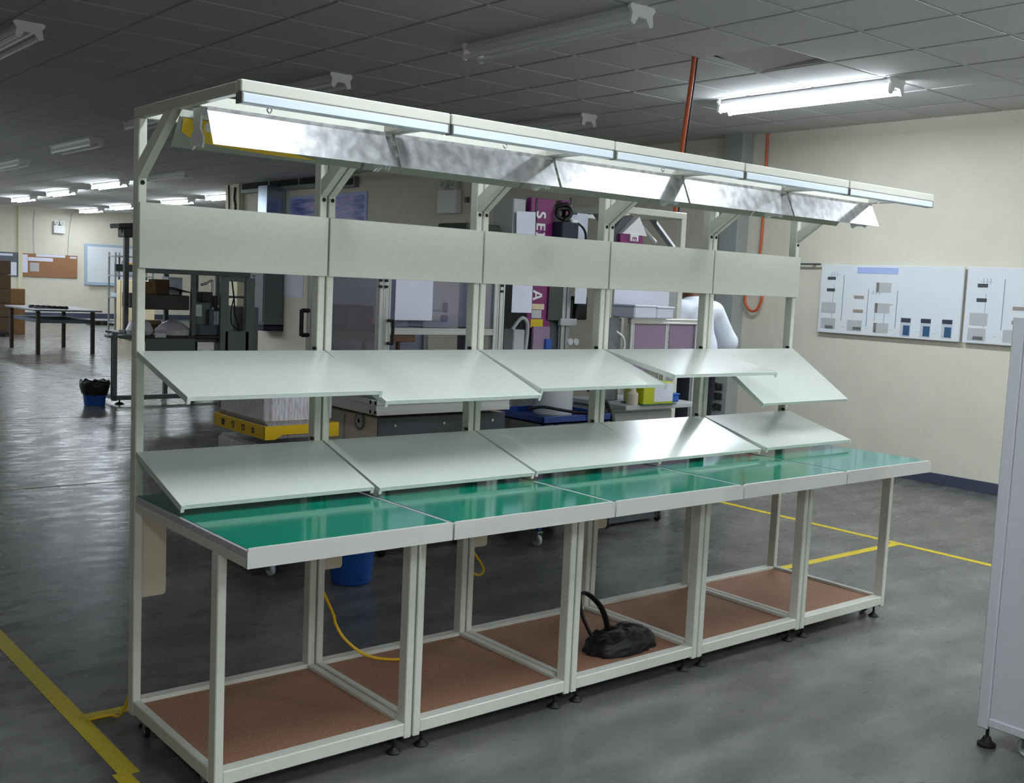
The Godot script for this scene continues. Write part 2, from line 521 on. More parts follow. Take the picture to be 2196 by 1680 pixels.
func bench(k: int, x0: float, x1: float, up: Array, low: Array, label: String) -> void:
	var w := x1 - x0
	var t := thing("assembly_bench", label, "workbench", Vector3(x0, 0, 0), "assembly benches in the joined row")
	var yb := 0.0476
	var yr := 0.0991
	var pw := 0.027
	var zl := 0.6332
	var steel: Material = M.cream_steel
	for s in [0, 1]:
		var px := pw / 2 if s == 0 else w - pw / 2
		put("rear_post", box(pw, 1.975 - yb, 0.045, 0.003), steel, t, T(px, (1.975 + yb) / 2, -0.0225))
		put("front_leg", box(pw, 0.733 - yb, 0.045, 0.003), steel, t, T(px, (0.733 + yb) / 2, zl - 0.0225))
		put("bottom_rail", box(pw, 0.042, zl - 0.045, 0.003), steel, t, T(px, yr - 0.021, (zl - 0.045) / 2))
		put("table_rail", box(pw, 0.027, 0.80, 0.002), steel, t, T(px, 0.7465, 0.40))
		put("canopy_arm", box(pw, 0.032, 0.735, 0.003), M.canopy_steel_dimmed, t, T(px, 1.991, 0.3225))
		# diagonal brace from the post to the arm
		var poly := PackedVector2Array([Vector2(0.0, 1.79), Vector2(0.0, 1.845), Vector2(0.205, 1.975), Vector2(0.27, 1.975)])
		put("brace", prism(poly, pw - 0.001), steel, t, Transform3D(Basis(Vector3(0, 0, 1), Vector3(0, 1, 0), Vector3(-1, 0, 0)), Vector3(px, 0, 0)))
		put("bolt_hole", rod(0.007, 0.004), M.slot, t, TR(px, 1.776, 0.001, 90, 0, 0))
	put("bottom_rail", box(w - 2 * pw, 0.042, 0.045, 0.003), steel, t, T(w / 2, yr - 0.021, zl - 0.0225))
	put("bottom_rail", box(w - 2 * pw, 0.042, 0.045, 0.003), steel, t, T(w / 2, yr - 0.021, -0.0225))
	put("bottom_board", box(w - 2 * pw + 0.004, 0.014, zl - 0.045 + 0.002, 0.001), M.brown_board, t, T(w / 2, 0.079, (zl - 0.045) / 2))
	put("table_rail", box(w - 2 * pw, 0.027, 0.03, 0.002), steel, t, T(w / 2, 0.7465, 0.015))
	put("tabletop", box(w - 0.001, 0.022, 0.795, 0.002), M.board_edge, t, T(w / 2, 0.771, 0.4035))
	put("green_mat", box(w - 0.014, 0.0025, 0.79, 0.001), M.green_mat, t, T(w / 2, 0.7831, 0.405))
	# front lip with rounded upper corners
	var r := 0.012
	var lp := PackedVector2Array([Vector2(0, 0.7327), Vector2(w, 0.7327), Vector2(w, 0.787 - r)])
	for a in 5: lp.append(Vector2(w - r + r * cos(PI / 2 * (a + 1) / 5), 0.787 - r + r * sin(PI / 2 * (a + 1) / 5)))
	lp.append(Vector2(r, 0.787))
	for a in 5: lp.append(Vector2(r - r * sin(PI / 2 * (a + 1) / 5), 0.787 - r + r * cos(PI / 2 * (a + 1) / 5)))
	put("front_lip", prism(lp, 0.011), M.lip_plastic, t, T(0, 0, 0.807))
	put("back_panel", box(w, 0.205, 0.014, 0.002), steel, t, T(w / 2, 1.6125, 0.0075))
	var u := shelf_mesh(w - 0.002, 1.2484, 0.004, up[0], up[1])
	put("upper_shelf", u[0], M.shelf_enamel, t, Transform3D(u[1].basis, u[1].origin + Vector3(w / 2, 0, 0)))
	u = shelf_mesh(w - 0.002, 0.9255, 0.004, low[0], low[1])
	put("lower_shelf", u[0], M.shelf_enamel, t, Transform3D(u[1].basis, u[1].origin + Vector3(w / 2, 0, 0)))
	for y in [1.2545, 0.932]: put("shelf_clip", box(0.008, 0.011, 0.02, 0.002), M.black, t, T(w - pw - 0.004, y, -0.008))
	# canopy: rails, light strip, ring hook
	for z in [-0.02, 0.385]: put("canopy_rail", box(w - 2 * pw, 0.034 if z > 0 else 0.03, 0.025, 0.002), steel, t, T(w / 2, 1.99, z))
	put("canopy_rail", box(w, 0.032, 0.028, 0.003), M.canopy_steel_dimmed, t, T(w / 2, 1.993, 0.7035))
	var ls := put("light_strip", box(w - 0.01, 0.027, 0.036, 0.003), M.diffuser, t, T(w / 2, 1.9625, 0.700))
	for s in [-1, 1]: put("end_cap", box(0.005, 0.028, 0.037, 0.001), M.cap_grey, ls, T(s * (w / 2 - 0.0045), 0, 0))
	var hx := 0.14 if k == 0 else (0.3 if k == 1 else (0.36 if k == 2 else 0.4))
	put("hook", hose([Vector3(0, 0.022, 0), Vector3(0, 0.012, 0), Vector3(0.007, 0.003, 0), Vector3(0.0, -0.006, 0), Vector3(-0.007, 0.002, 0), Vector3(0, 0.01, 0)], 0.002, 6, 5), M.chrome, t, T(hx, 1.956, 0.6))
	# switch plate below the table at the left rear post
	var sp := PackedVector2Array()
	var pr := 0.012
	for q in [[0.0, 0.43, 0], [0.112, 0.43, 1], [0.112, 0.735, 2], [0.0, 0.735, 3]]:
		if q[2] == 1:
			for a in 5: sp.append(Vector2(q[0] - pr + pr * sin(PI / 2 * a / 4), q[1] + pr - pr * cos(PI / 2 * a / 4)))
		else: sp.append(Vector2(q[0], q[1]))
	put("switch_plate", prism(sp, 0.004), M.plate_cream, t, T(0.012, 0, -0.048))
	# feet and casters
	for fx in [0.05, w - 0.05]:
		for fz in [-0.02, 0.61]:
			put("levelling_foot", mix([[lathe([Vector2(0, 0), Vector2(0.022, 0), Vector2(0.024, 0.004), Vector2(0.012, 0.014), Vector2(0.008, 0.02), Vector2(0, 0.02)], 16), T(0, 0, 0)], [rod(0.005, 0.04, 8), T(0, 0.034, 0)]]), M.rubber, t, T(fx, 0, fz))
	for fx in [0.018, w - 0.018]:
		for fz in [0.075, 0.535]:
			var cs := put("caster", mix([[box(0.02, 0.01, 0.036, 0.002), T(0, 0.046, 0)], [box(0.003, 0.03, 0.014, 0.001), T(-0.009, 0.033, 0)], [box(0.003, 0.03, 0.014, 0.001), T(0.009, 0.033, 0)]]), M.cap_grey, t, T(fx, 0, fz))
			put("wheel", mix([[rod(0.02, 0.014, 16), TR(0, 0.02, 0, 0, 0, 90)]]), M.rubber, cs)
			put("wheel_rim", mix([[rod(0.012, 0.016, 14), TR(0, 0.02, 0, 0, 0, 90)]]), M.chrome, cs)

func reflector(k: int, x0: float, x1: float, label: String) -> void:
	var w := x1 - x0
	var t := thing("lamp_reflector", label, "reflector", Vector3(x0, 0, 0), "lamp reflectors hung under the bench canopies")
	var turn := Basis(Vector3(0, 0, 1), Vector3(0, 1, 0), Vector3(-1, 0, 0))   # profile (z, y) swept along x
	var th := 0.0015
	var front := PackedVector2Array([Vector2(0.402, 1.976), Vector2(0.400, 1.964), Vector2(0.4465, 1.866), Vector2(0.448, 1.867), Vector2(0.403, 1.964), Vector2(0.404, 1.976)])
	put("front_wing", prism(front, w), M.aluminium, t, Transform3D(turn, Vector3(w / 2, 0, 0)))
	var rear := PackedVector2Array([Vector2(0.27, 1.976), Vector2(0.272, 1.976), Vector2(0.277, 1.955), Vector2(0.2115, 1.872), Vector2(0.2100, 1.8735), Vector2(0.274, 1.955)])
	var rw := put("rear_wing", prism(rear, w + (0.03 if k == 0 else 0.0)), M.reflector_back, t, Transform3D(turn, Vector3(w / 2 - (0.015 if k == 0 else 0.0), 0, 0)))
	put("lamp_housing", box(w - 0.02, 0.022, 0.09, 0.003), M.lamp_white, t, T(w / 2, 1.965, 0.337))
	put("tube", mix([[rod(0.013, w - 0.05, 14), TR(w / 2, 1.925, 0.337, 0, 0, 90)]]), M.tube_off, t)
	# lampholder end plates, narrow above and flared with a notch below
	var bone := PackedVector2Array([Vector2(-0.026, 0.072), Vector2(0.026, 0.072), Vector2(0.026, 0.03), Vector2(0.022, 0.012), Vector2(0.044, -0.012), Vector2(0.046, -0.03), Vector2(0.036, -0.044), Vector2(0.02, -0.036), Vector2(-0.014, -0.036), Vector2(-0.034, -0.046), Vector2(-0.046, -0.03), Vector2(-0.044, -0.012), Vector2(-0.022, 0.012), Vector2(-0.026, 0.03)])
	for s in [0, 1]: put("end_plate", prism(bone, 0.006), M.lamp_white, t, Transform3D(turn, Vector3(0.0 if s == 0 else w, 1.905, 0.337)))
	if k == 0:
		var q := put("yellow_patch", prism(PackedVector2Array([Vector2(-0.018, 0.1), Vector2(-0.012, 0.055), Vector2(0.03, 0.03), Vector2(0.12, 0.02), Vector2(0.28, 0.012), Vector2(0.46, 0.012), Vector2(0.3, 0.035), Vector2(0.2, 0.1)]), 0.001), M.yellow, t, Transform3D(Basis.from_euler(Vector3(deg_to_rad(38.5), 0, 0)), Vector3(0, 1.8725, 0.2135)))
		q.set_meta("label", "yellow painted patch")

func bag() -> void:
	var t := thing("bag", "limp black bag with its strap standing up, on the bottom board of the middle bench", "bag", Vector3(1.80, 0.086, 0.45))
	var st := start()
	var n := FastNoiseLite.new()
	n.seed = 4
	n.frequency = 2.3
	var rows := 18
	var cols := 36
	var pts := []
	for i in rows + 1:
		var th := PI * 0.5 * i / rows
		var row := []
		for j in cols:
			var a := TAU * j / cols
			var lobe := 1.0 + 0.16 * cos(2 * a + 0.4) + 0.1 * n.get_noise_2d(cos(a) * 1.2, sin(a) * 1.2)
			var p := Vector3(cos(a) * pow(sin(th), 0.6) * 0.155 * lobe, pow(cos(th), 0.75) * 0.075, sin(a) * pow(sin(th), 0.6) * 0.115 * lobe)
			p.y *= 1.0 + 0.35 * n.get_noise_3d(p.x * 7, 3.0, p.z * 7)
			p += p.normalized() * 0.014 * n.get_noise_3d(p.x * 14, p.y * 14, p.z * 14)
			p.y = maxf(p.y, 0.0)
			row.append(p)
		pts.append(row)
	st.set_smooth_group(0)
	for i in rows:
		for j in cols:
			var a: Vector3 = pts[i][j]
			var b: Vector3 = pts[i][(j + 1) % cols]
			var c: Vector3 = pts[i + 1][(j + 1) % cols]
			var d: Vector3 = pts[i + 1][j]
			for v in [[a, b, c], [a, c, d]]:
				var nn: Vector3 = (v[1] - v[0]).cross(v[2] - v[0])
				if nn.length() < 1e-9: continue
				for q in (v if nn.dot(v[0] + Vector3(0, 0.02, 0)) < 0 else [v[0], v[2], v[1]]): st.add_vertex(q)
	st.index()
	st.generate_normals()
	put("body", st.commit(), M.bag_black, t)
	put("strap", hose([Vector3(-0.03, 0.055, -0.04), Vector3(-0.035, 0.11, -0.055), Vector3(-0.055, 0.16, -0.07), Vector3(-0.09, 0.20, -0.09), Vector3(-0.12, 0.215, -0.1), Vector3(-0.14, 0.2, -0.1), Vector3(-0.14, 0.13, -0.08), Vector3(-0.12, 0.04, -0.03)], 0.017, 10, 6, 0.4), M.bag_black, t)
	put("zip_pull", box(0.012, 0.006, 0.01, 0.002), M.chrome, t, T(0.12, 0.055, -0.03))

# ---------------------------------------------------------------- tape, hoses
func floor_marks() -> void:
	var e := span(Vector3(-0.16, 0, 0.28), Vector3(-0.11, 0.0016, 5.0), 0.0003)
	tag(put("floor_tape", e[0], M.yellow_tape, self, e[1]), "wide yellow floor tape in the lower left corner of the picture, newer overlapping strip", "floor tape", "yellow floor tapes around the benches")
	e = span(Vector3(-0.143, 0, -3.0), Vector3(-0.082, 0.0012, 0.30), 0.0003)
	tag(put("floor_tape", e[0], M.yellow_tape, self, e[1]), "yellow floor tape running past the left end of the bench row", "floor tape", "yellow floor tapes around the benches")
	e = span(Vector3(-0.083, 0, -0.215), Vector3(4.9, 0.0011, -0.16), 0.0003)
	tag(put("floor_tape", e[0], M.yellow_tape, self, e[1]), "long yellow floor tape passing under the rear posts of the benches", "floor tape", "yellow floor tapes around the benches")
	e = span(Vector3(4.885, 0, -6.0), Vector3(4.935, 0.0012, 4.0), 0.0003)
	tag(put("floor_tape", e[0], M.yellow_tape, self, e[1]), "yellow floor tape on the open floor right of the benches, before the dark baseboard", "floor tape", "yellow floor tapes around the benches")
	e = span(Vector3(-6.9, 0, -4.18), Vector3(7.2, 0.001, -4.165), 0.0003)
	tag(put("floor_joint_strip", e[0], M.brown_line, self, e[1]), "thin brown line across the shiny floor on the left behind the benches", "floor line")
	e = span(Vector3(-6.9, 0, -7.6), Vector3(6.0, 0.001, -7.585), 0.0003)
	tag(put("floor_joint_strip", e[0], M.brown_line, self, e[1]), "thin brown line across the floor near the bagged blue bin", "floor line")
	tag(put("air_hose", hose([Vector3(4.275, CEIL + 0.1, -1.565), Vector3(4.275, 3.0, -1.566), Vector3(4.325, 2.6, -1.655), Vector3(4.38, 2.3, -1.735), Vector3(4.44, 2.066, -1.8)], 0.015, 10), M.orange, self), "orange air hose hanging from the ceiling behind the benches", "hose")
	tag(put("ceiling_cable", hose([Vector3(4.31, CEIL + 0.1, -1.57), Vector3(4.31, 3.0, -1.57), Vector3(4.365, 2.6, -1.66), Vector3(4.42, 2.3, -1.735), Vector3(4.475, 2.066, -1.8)], 0.006, 8), M.dark_cable, self), "thin dark cable hanging beside the orange ceiling hose", "cable")

# ---------------------------------------------------------------- ceiling lamps
func lamp(x: float, z: float, lit: bool, label: String) -> void:
	var t := thing("ceiling_lamp", label, "lamp", Vector3(x, CEIL, z), "lit twin-tube ceiling lamps" if lit else "unlit twin-tube ceiling lamps")
	var body := PackedVector2Array([Vector2(-0.05, 0), Vector2(0.05, 0), Vector2(0.075, -0.045), Vector2(0.03, -0.06), Vector2(0.02, -0.05), Vector2(-0.02, -0.05), Vector2(-0.03, -0.06), Vector2(-0.075, -0.045)])
	put("housing", prism(body, 1.5), M.lamp_white, t)
	var plate := PackedVector2Array([Vector2(-0.085, 0.0), Vector2(0.085, 0.0), Vector2(0.1, -0.022), Vector2(0.078, -0.05), Vector2(0.088, -0.105), Vector2(0.06, -0.118), Vector2(0.03, -0.072), Vector2(-0.03, -0.072), Vector2(-0.06, -0.118), Vector2(-0.088, -0.105), Vector2(-0.078, -0.05), Vector2(-0.1, -0.022)])
	for s in [-1, 1]: put("end_plate", prism(plate, 0.02), M.lamp_white, t, T(0, 0, s * 0.76))
	for s in [-1, 1]: put("tube", mix([[rod(0.016, 1.49, 14), TR(s * 0.066, -0.093, 0, 90, 0, 0)]]), M.tube_lit if lit else M.tube_off, t)
	if lit:
		var l := AreaLight3D.new()
		l.name = "lamp_light"
		l.area_size = Vector2(0.16, 1.45)
		l.light_color = LAMP_COLOR
		l.light_energy = LAMP_ENERGY
		l.area_normalize_energy = true
		l.shadow_enabled = true
		l.set("area_range", 40.0)
		l.transform = TR(0, -0.116, 0, -90, 0, 0)
		t.add_child(l)

func ceiling_lamps() -> void:
	lamp(3.1, -1.67, false, "unlit twin-tube ceiling lamp above the middle of the bench row, nearest whole one in view")
	lamp(0.83, -4.95, false, "unlit ceiling lamp at the left picture edge, nearest of those on the left")
	lamp(3.05, -4.8, false, "unlit ceiling lamp whose white end plate peeks out just above the near canopy")
	lamp(5.47, -4.6, false, "unlit ceiling lamp peeking out above the canopy, left of the orange ceiling hose")
	lamp(2.98, -7.5, false, "unlit ceiling lamp glimpsed under the canopy arm beside the near left post")
	lamp(5.6, -7.85, false, "unlit ceiling lamp hidden behind the canopy above the purple machine")
	lamp(3.25, -10.95, false, "dark unlit ceiling lamp left of the near post, above the row of lit lamps")
	lamp(3.46, -14.8, false, "dark unlit ceiling lamp far off at the left edge of the picture")
	lamp(5.68, -13.95, false, "dark unlit ceiling lamp far off, seen under the yellow reflector patch")
	lamp(5.65, -1.67, true, "bright lit ceiling lamp right of the orange hose, near the cream right wall")
	lamp(5.65, 1.48, true, "lit ceiling lamp just above the top right corner of the picture")
	# rows before the benches: the first gleams in the reflectors, those behind stand unseen
	var place := ["", " row before the benches", " row behind the camera", " last row by the front wall"]
	var column := ["far left", "left", "middle", "right"]
	for r in [1, 2, 3]:
		for c in 4:
			if r == 1 and (c == 3 or c == 0): continue
			lamp([-2.0, 0.55, 3.1, 5.65][c], -1.6 + 3.18 * r, true, "lit ceiling lamp in the" + place[r] + ", " + column[c] + " column")
	# unseen lit rows added over the left hall to brighten the dim wall
	for r in 3:
		for c in 2:
			lamp([-1.7, 0.85][c], -11.0 - 3.15 * r, true, "added unseen lit lamp over the left half of the hall, " + ["near", "middle", "distant"][r] + " row, " + ["outer", "inner"][c] + " column")
	for r in 3: lamp(0.9, -20.5 - 3.3 * r, true, "added unseen lit lamp of the far hall well left of the picture, " + ["near", "middle", "distant"][r] + " row")  # unseen column added to brighten the far wall
	for r in 3: lamp(3.4, -20.5 - 3.3 * r, true, "added unseen lit lamp of the far hall left of the picture, " + ["near", "middle", "distant"][r] + " row")  # second unseen column, also added as light for the far wall
	lamp(5.75, -17.0, true, "lit ceiling lamp in the far hall, nearest one left of the near post")
	lamp(5.95, -20.5, true, "lit ceiling lamp in the far hall, middle one of the three along the left")
	lamp(6.15, -24.0, true, "lit ceiling lamp in the far hall, leftmost and smallest of the near column")
	lamp(8.15, -17.3, true, "lit ceiling lamp in the far hall cut off by the end of the right wall")
	lamp(8.35, -20.2, true, "lit ceiling lamp in the far hall seen whole above the near back panel")
	lamp(8.5, -24.0, true, "lit ceiling lamp in the far hall half hidden by the near left post")
	lamp(8.7, -27.0, true, "lit ceiling lamp in the far hall hanging lowest, right above the whiteboard")

# ---------------------------------------------------------------- right wall
func print_image(second: bool) -> ImageTexture:
	var im := Image.create(1024, 440, false, Image.FORMAT_RGB8)
	im.fill(Color(0.9, 0.92, 0.94))
	var ink := Color(0.5, 0.55, 0.68)
	var pale := Color(0.73, 0.76, 0.78)
	for x in [175, 370, 585] if not second else [230, 620]: im.fill_rect(Rect2i(x, 60 if x < 240 else 150, 5, 300 if x < 240 else 240), ink)
	for c in [[100, 40], [430, 150]] if not second else [[120, 60], [480, 140]]:
		for s in [-22, 0, 22]: im.fill_rect(Rect2i(c[0] + s, c[1], 3, 34), ink)
		im.fill_rect(Rect2i(c[0] - 40, c[1] + 18, 80, 3), pale)
		im.fill_rect(Rect2i(c[0], c[1] + 90, 3, 260 - c[1]), ink)
	im.fill_rect(Rect2i(470, 240, 90, 4), ink)
	im.fill_rect(Rect2i(500, 240, 4, 150), ink)
	for k in 14: im.fill_rect(Rect2i(60 + k * 61, 412 - (k % 3) * 6, 26, 3), pale)
	return ImageTexture.create_from_image(im)

func paste(t: Node3D, called: String, y: float, z: float, h: float, w: float, m: Material) -> void:
	put(called, box(0.0025, h, w, 0.0005), m, t, T(-0.0135, y, z))

func notice_board(label: String, z0: float, z1: float, y0: float, y1: float, second: bool) -> void:
	var t := thing("notice_board", label, "notice board", Vector3(WALL - 0.033, (y0 + y1) / 2, (z0 + z1) / 2), "white process boards on the right wall")
	var w := z1 - z0
	var h := y1 - y0
	put("panel", box(0.024, h, w, 0.003), M.whiteboard, t)
	var pm := mat("print_b" if second else "print_a", Color(1, 1, 1), 0.3)
	pm.albedo_texture = print_image(second)
	put("diagram", sheet(h - 0.02, w - 0.02), pm, t, T(-0.0127, 0, 0))
	for s in [-1, 1]: put("bracket", box(0.02, 0.03, 0.03, 0.002), M.mid_grey, t, T(0.02, h / 2 - 0.03, s * (w / 2 - 0.1)))
	var zz := func(f: float) -> float: return (f - 0.5) * w
	var yy := func(f: float) -> float: return (0.5 - f) * h
	if not second:
		paste(t, "title_strip", yy.call(0.075), zz.call(0.42), 0.055, 0.40, M.title_blue)
		for v in [[0.085, 0.2], [0.085, 0.37], [0.09, 0.915], [0.30, 0.91]]: paste(t, "part_photo", yy.call(v[1]), zz.call(v[0]), 0.028, 0.085, M.photo_dark)
		for v in [[0.075, 0.63], [0.08, 0.86], [0.28, 0.87]]: paste(t, "part_photo", yy.call(v[1]), zz.call(v[0]), 0.095, 0.15, M.photo_pale)
		for v in [[0.3, 0.46], [0.3, 0.66]]: paste(t, "part_photo", yy.call(v[1]), zz.call(v[0]), 0.028, 0.1, M.photo_tan)
		for v in [0.31, 0.6, 0.88]:
			paste(t, "part_photo", yy.call(v), zz.call(0.475), 0.085, 0.14, M.photo_pale)
			paste(t, "part_photo", yy.call(v), zz.call(0.43), 0.085, 0.03, M.photo_tan)
		for v in [[0.645, 0.845], [0.78, 0.84], [0.92, 0.835]]:
			paste(t, "poster_card", yy.call(v[1]), zz.call(v[0]), 0.16, 0.095, M.card)
			put("poster_band", box(0.001, 0.036, 0.09, 0.0002), M.card_dark, t, T(-0.0155, yy.call(v[1]) + 0.058, zz.call(v[0])))
			put("poster_picture", box(0.001, 0.085, 0.06, 0.0002), M.card_blue, t, T(-0.0155, yy.call(v[1]) - 0.028, zz.call(v[0]) + 0.01))
	else:
		for v in [[0.10, 0.24], [0.10, 0.43], [0.095, 0.93], [0.34, 0.91]]: paste(t, "part_photo", yy.call(v[1]), zz.call(v[0]), 0.03, 0.085, M.photo_dark)
		for v in [[0.09, 0.68], [0.085, 0.88], [0.3, 0.88]]: paste(t, "part_photo", yy.call(v[1]), zz.call(v[0]), 0.1, 0.15, M.photo_pale)
		for v in [[0.33, 0.52], [0.33, 0.7]]: paste(t, "part_photo", yy.call(v[1]), zz.call(v[0]), 0.03, 0.11, M.photo_tan)

func emergency_light(called: String, label: String, at: Vector3, turn: float, size: float) -> void:
	var t := thing(called, label, "emergency light", at, "", turn)
	put("housing", box(size, size * 0.72, 0.09, 0.006), M.lamp_white, t, T(0, 0, 0.045))
	for s in [-1, 1]:
		var hd := put("lamp_head", lathe([Vector2(0, -0.03), Vector2(0.035, -0.025), Vector2(0.06, 0.01), Vector2(0.065, 0.03), Vector2(0.058, 0.03), Vector2(0, 0.02)], 18), M.lamp_white, t, TR(s * size * 0.27, size * 0.36 + 0.07, 0.06, 75, 0, 0))
		put("lens", rod(0.05, 0.006, 18), M.light_grey, hd, T(0, 0.028, 0))
		put("neck", rod(0.012, 0.05, 8), M.lamp_white, t, T(s * size * 0.27, size * 0.36 + 0.015, 0.045))

func right_wall_things() -> void:
	mat("title_blue", Color(0.68, 0.75, 0.93), 0.5)
	mat("photo_dark", Color(0.3, 0.31, 0.33), 0.5)
	mat("photo_pale", Color(0.74, 0.75, 0.75), 0.5)
	mat("photo_tan", Color(0.62, 0.58, 0.55), 0.5)
	mat("card", Color(0.78, 0.8, 0.83), 0.4)
	mat("card_dark", Color(0.22, 0.26, 0.33), 0.4)
	mat("card_blue", Color(0.22, 0.36, 0.5), 0.4)
	notice_board("large white process board with three blue posters along its lower right edge", -2.50, -1.135, 1.206, 1.822, false)
	notice_board("second white process board, cut off by the tall cabinet at the right edge", -1.105, 0.26, 1.206, 1.822, true)
	var t := thing("wall_rail", "thin dark rail on the cream wall left of the white process board", "rail", Vector3(WALL, 1.823, -2.9))
	put("bar", box(0.02, 0.016, 0.78, 0.003), M.dark_grey, t, T(-0.05, 0, 0))
	for s in [-0.3, 0.3]: put("bracket", box(0.05, 0.012, 0.02, 0.002), M.dark_grey, t, T(-0.025, 0, s))
	tag(put("wall_air_hose", hose([Vector3(WALL - 0.06, 3.05, -3.2), Vector3(WALL - 0.06, 2.5, -3.19), Vector3(WALL - 0.06, 1.9, -3.2), Vector3(WALL - 0.06, 1.62, -3.3), Vector3(WALL - 0.06, 1.48, -3.34), Vector3(WALL - 0.06, 1.38, -3.29), Vector3(WALL - 0.06, 1.37, -3.2), Vector3(WALL - 0.06, 1.48, -3.14), Vector3(WALL - 0.06, 1.6, -3.15), Vector3(WALL - 0.05, 1.7, -3.17)], 0.013, 10, 8), M.orange, self), "orange air hose looped on the wall beside the grey column", "hose")
	# sockets and the switch left of the column
	var lb := ["black plug in the topmost wall socket left of the grey column", "black plug in the middle wall socket left of the grey column", "black plug in the lowest wall socket left of the grey column"]
	for i in 3:
		var s := thing("wall_socket", lb[i], "socket", Vector3(WALL - 0.172, [0.6, 0.507, 0.4][i], -3.5), "black wall sockets on the column")
		put("plate", box(0.01, 0.07, 0.1, 0.003), M.dark_grey, s, T(-0.003, 0, 0))
		put("plug", mix([[box(0.05, 0.055, 0.08, 0.008), T(-0.03, 0, 0)], [rod(0.008, 0.04, 8), TR(-0.06, -0.02, 0, 0, 0, -40)]]), M.black, s)
	tag(put("socket_cable", hose([Vector3(WALL - 0.2, 0.63, -3.5), Vector3(WALL - 0.24, 0.7, -3.6), Vector3(WALL - 0.24, 0.76, -3.66), Vector3(WALL - 0.2, 0.78, -3.58), Vector3(WALL - 0.175, 0.74, -3.5)], 0.006), M.dark_cable, self), "dark cable bowed above the top wall socket", "cable")
	t = thing("wall_switch", "small white switch box on the wall left of the grey column", "switch", Vector3(WALL, 0.675, -3.71))
	put("box", box(0.03, 0.075, 0.1, 0.005), M.lamp_white, t, T(-0.015, 0, 0))
	put("rocker", box(0.006, 0.03, 0.03, 0.002), M.paper, t, T(-0.032, 0, 0))
	emergency_light("emergency_light", "grey-white twin-head emergency light on the dim wall left of the third back panel post", Vector3(WALL, 2.56, -8.33), -PI / 2, 0.42)
	t = thing("wall_conduit", "small junction box beside the emergency light on the dim wall", "junction box", Vector3(WALL, 2.58, -7.98))
	put("box", box(0.04, 0.07, 0.06, 0.004), M.dark_grey, t, T(-0.02, 0, 0))
	# ventilation grille right under the ceiling
	t = thing("air_vent", "long black slotted air vent high on the dim wall under the ceiling", "vent", Vector3(WALL, 3.0, -12.9))
	put("frame", box(0.1, 0.19, 3.2, 0.004), M.mid_grey, t, T(-0.05, -0.02, 0))
	for i in 3: put("slot", box(0.012, 0.1, 0.98, 0.002), M.slot, t, T(-0.101, 0.0, -1.04 + 1.04 * i))
	t = thing("air_vent", "short black air vent on the dim wall right of the second bench post", "vent", Vector3(WALL, 2.93, -10.95))
	put("frame", box(0.08, 0.16, 0.5, 0.004), M.mid_grey, t, T(-0.04, 0, 0))
	put("slot", box(0.012, 0.09, 0.42, 0.002), M.slot, t, T(-0.081, 0, 0))
	# blue and violet poster
	var pm := mat("poster_print", Color(1, 1, 1), 0.35)
	pm.albedo_texture = noise_tex(41, 0.008, 256, [0.0, 0.3, 0.45, 0.6, 0.8, 1.0], [Color(0.2, 0.2, 0.5), Color(0.35, 0.4, 0.75), Color(0.5, 0.62, 0.9), Color(0.62, 0.5, 0.75), Color(0.7, 0.75, 0.95), Color(0.55, 0.35, 0.6)], 3)
	pm.uv1_scale = Vector3(1.2, 3.4, 1)
	t = thing("poster", "blue and violet poster with a pale border on the dim wall behind the benches", "poster", Vector3(WALL, 2.42, -11.65))
	put("backing", box(0.012, 0.72, 2.42, 0.002), M.title_blue, t, T(-0.006, 0, 0))
	put("picture", sheet(0.62, 2.28), pm, t, T(-0.0125, 0, 0))
	tag(put("wall_cable", hose([Vector3(WALL - 0.115, 3.05, -14.95), Vector3(WALL - 0.12, 2.6, -14.9), Vector3(WALL - 0.115, 2.2, -14.92), Vector3(WALL - 0.115, 1.6, -14.9)], 0.014), M.dark_cable, self), "straight grey cable down the cream pillar at the end of the dim wall", "cable")
	tag(put("wall_cable", hose([Vector3(WALL - 0.115, 3.0, -14.68), Vector3(WALL - 0.12, 2.8, -14.7), Vector3(WALL - 0.115, 2.65, -14.66), Vector3(WALL - 0.12, 2.4, -14.72), Vector3(WALL - 0.115, 1.9, -14.7)], 0.018), M.dark_cable, self), "wavy dark cable down the cream pillar below the air vent", "cable")
	# grey wall cabinet with metal duct above
	t = thing("wall_cabinet", "tall grey steel wall cabinet with a metal duct above, on the dim wall", "cabinet", Vector3(WALL, 0, -13.3))
	put("body", box(0.36, 1.45, 0.66, 0.006), M.rack_grey, t, T(-0.18, 1.37, 0))
	put("door", box(0.012, 1.34, 0.6, 0.004), M.mid_grey, t, T(-0.366, 1.38, 0))
	put("handle", box(0.03, 0.05, 0.12, 0.006), M.black, t, T(-0.38, 1.32, -0.05))
	put("lock", box(0.012, 0.03, 0.09, 0.003), M.black, t, T(-0.376, 1.46, -0.05))
	put("base_strip", box(0.37, 0.11, 0.66, 0.004), M.navy, t, T(-0.18, 0.62, 0))
	put("duct", box(0.35, 0.85, 0.32, 0.006), M.steel_duct, t, T(-0.176, 2.52, 0.16))
	t = thing("wall_paper", "pale lavender sheet pinned on the wall right of the grey wall cabinet", "paper", Vector3(WALL, 1.32, -12.68))
	put("sheet", box(0.008, 0.36, 0.72, 0.001), M.paper, t, T(-0.004, 0, 0))

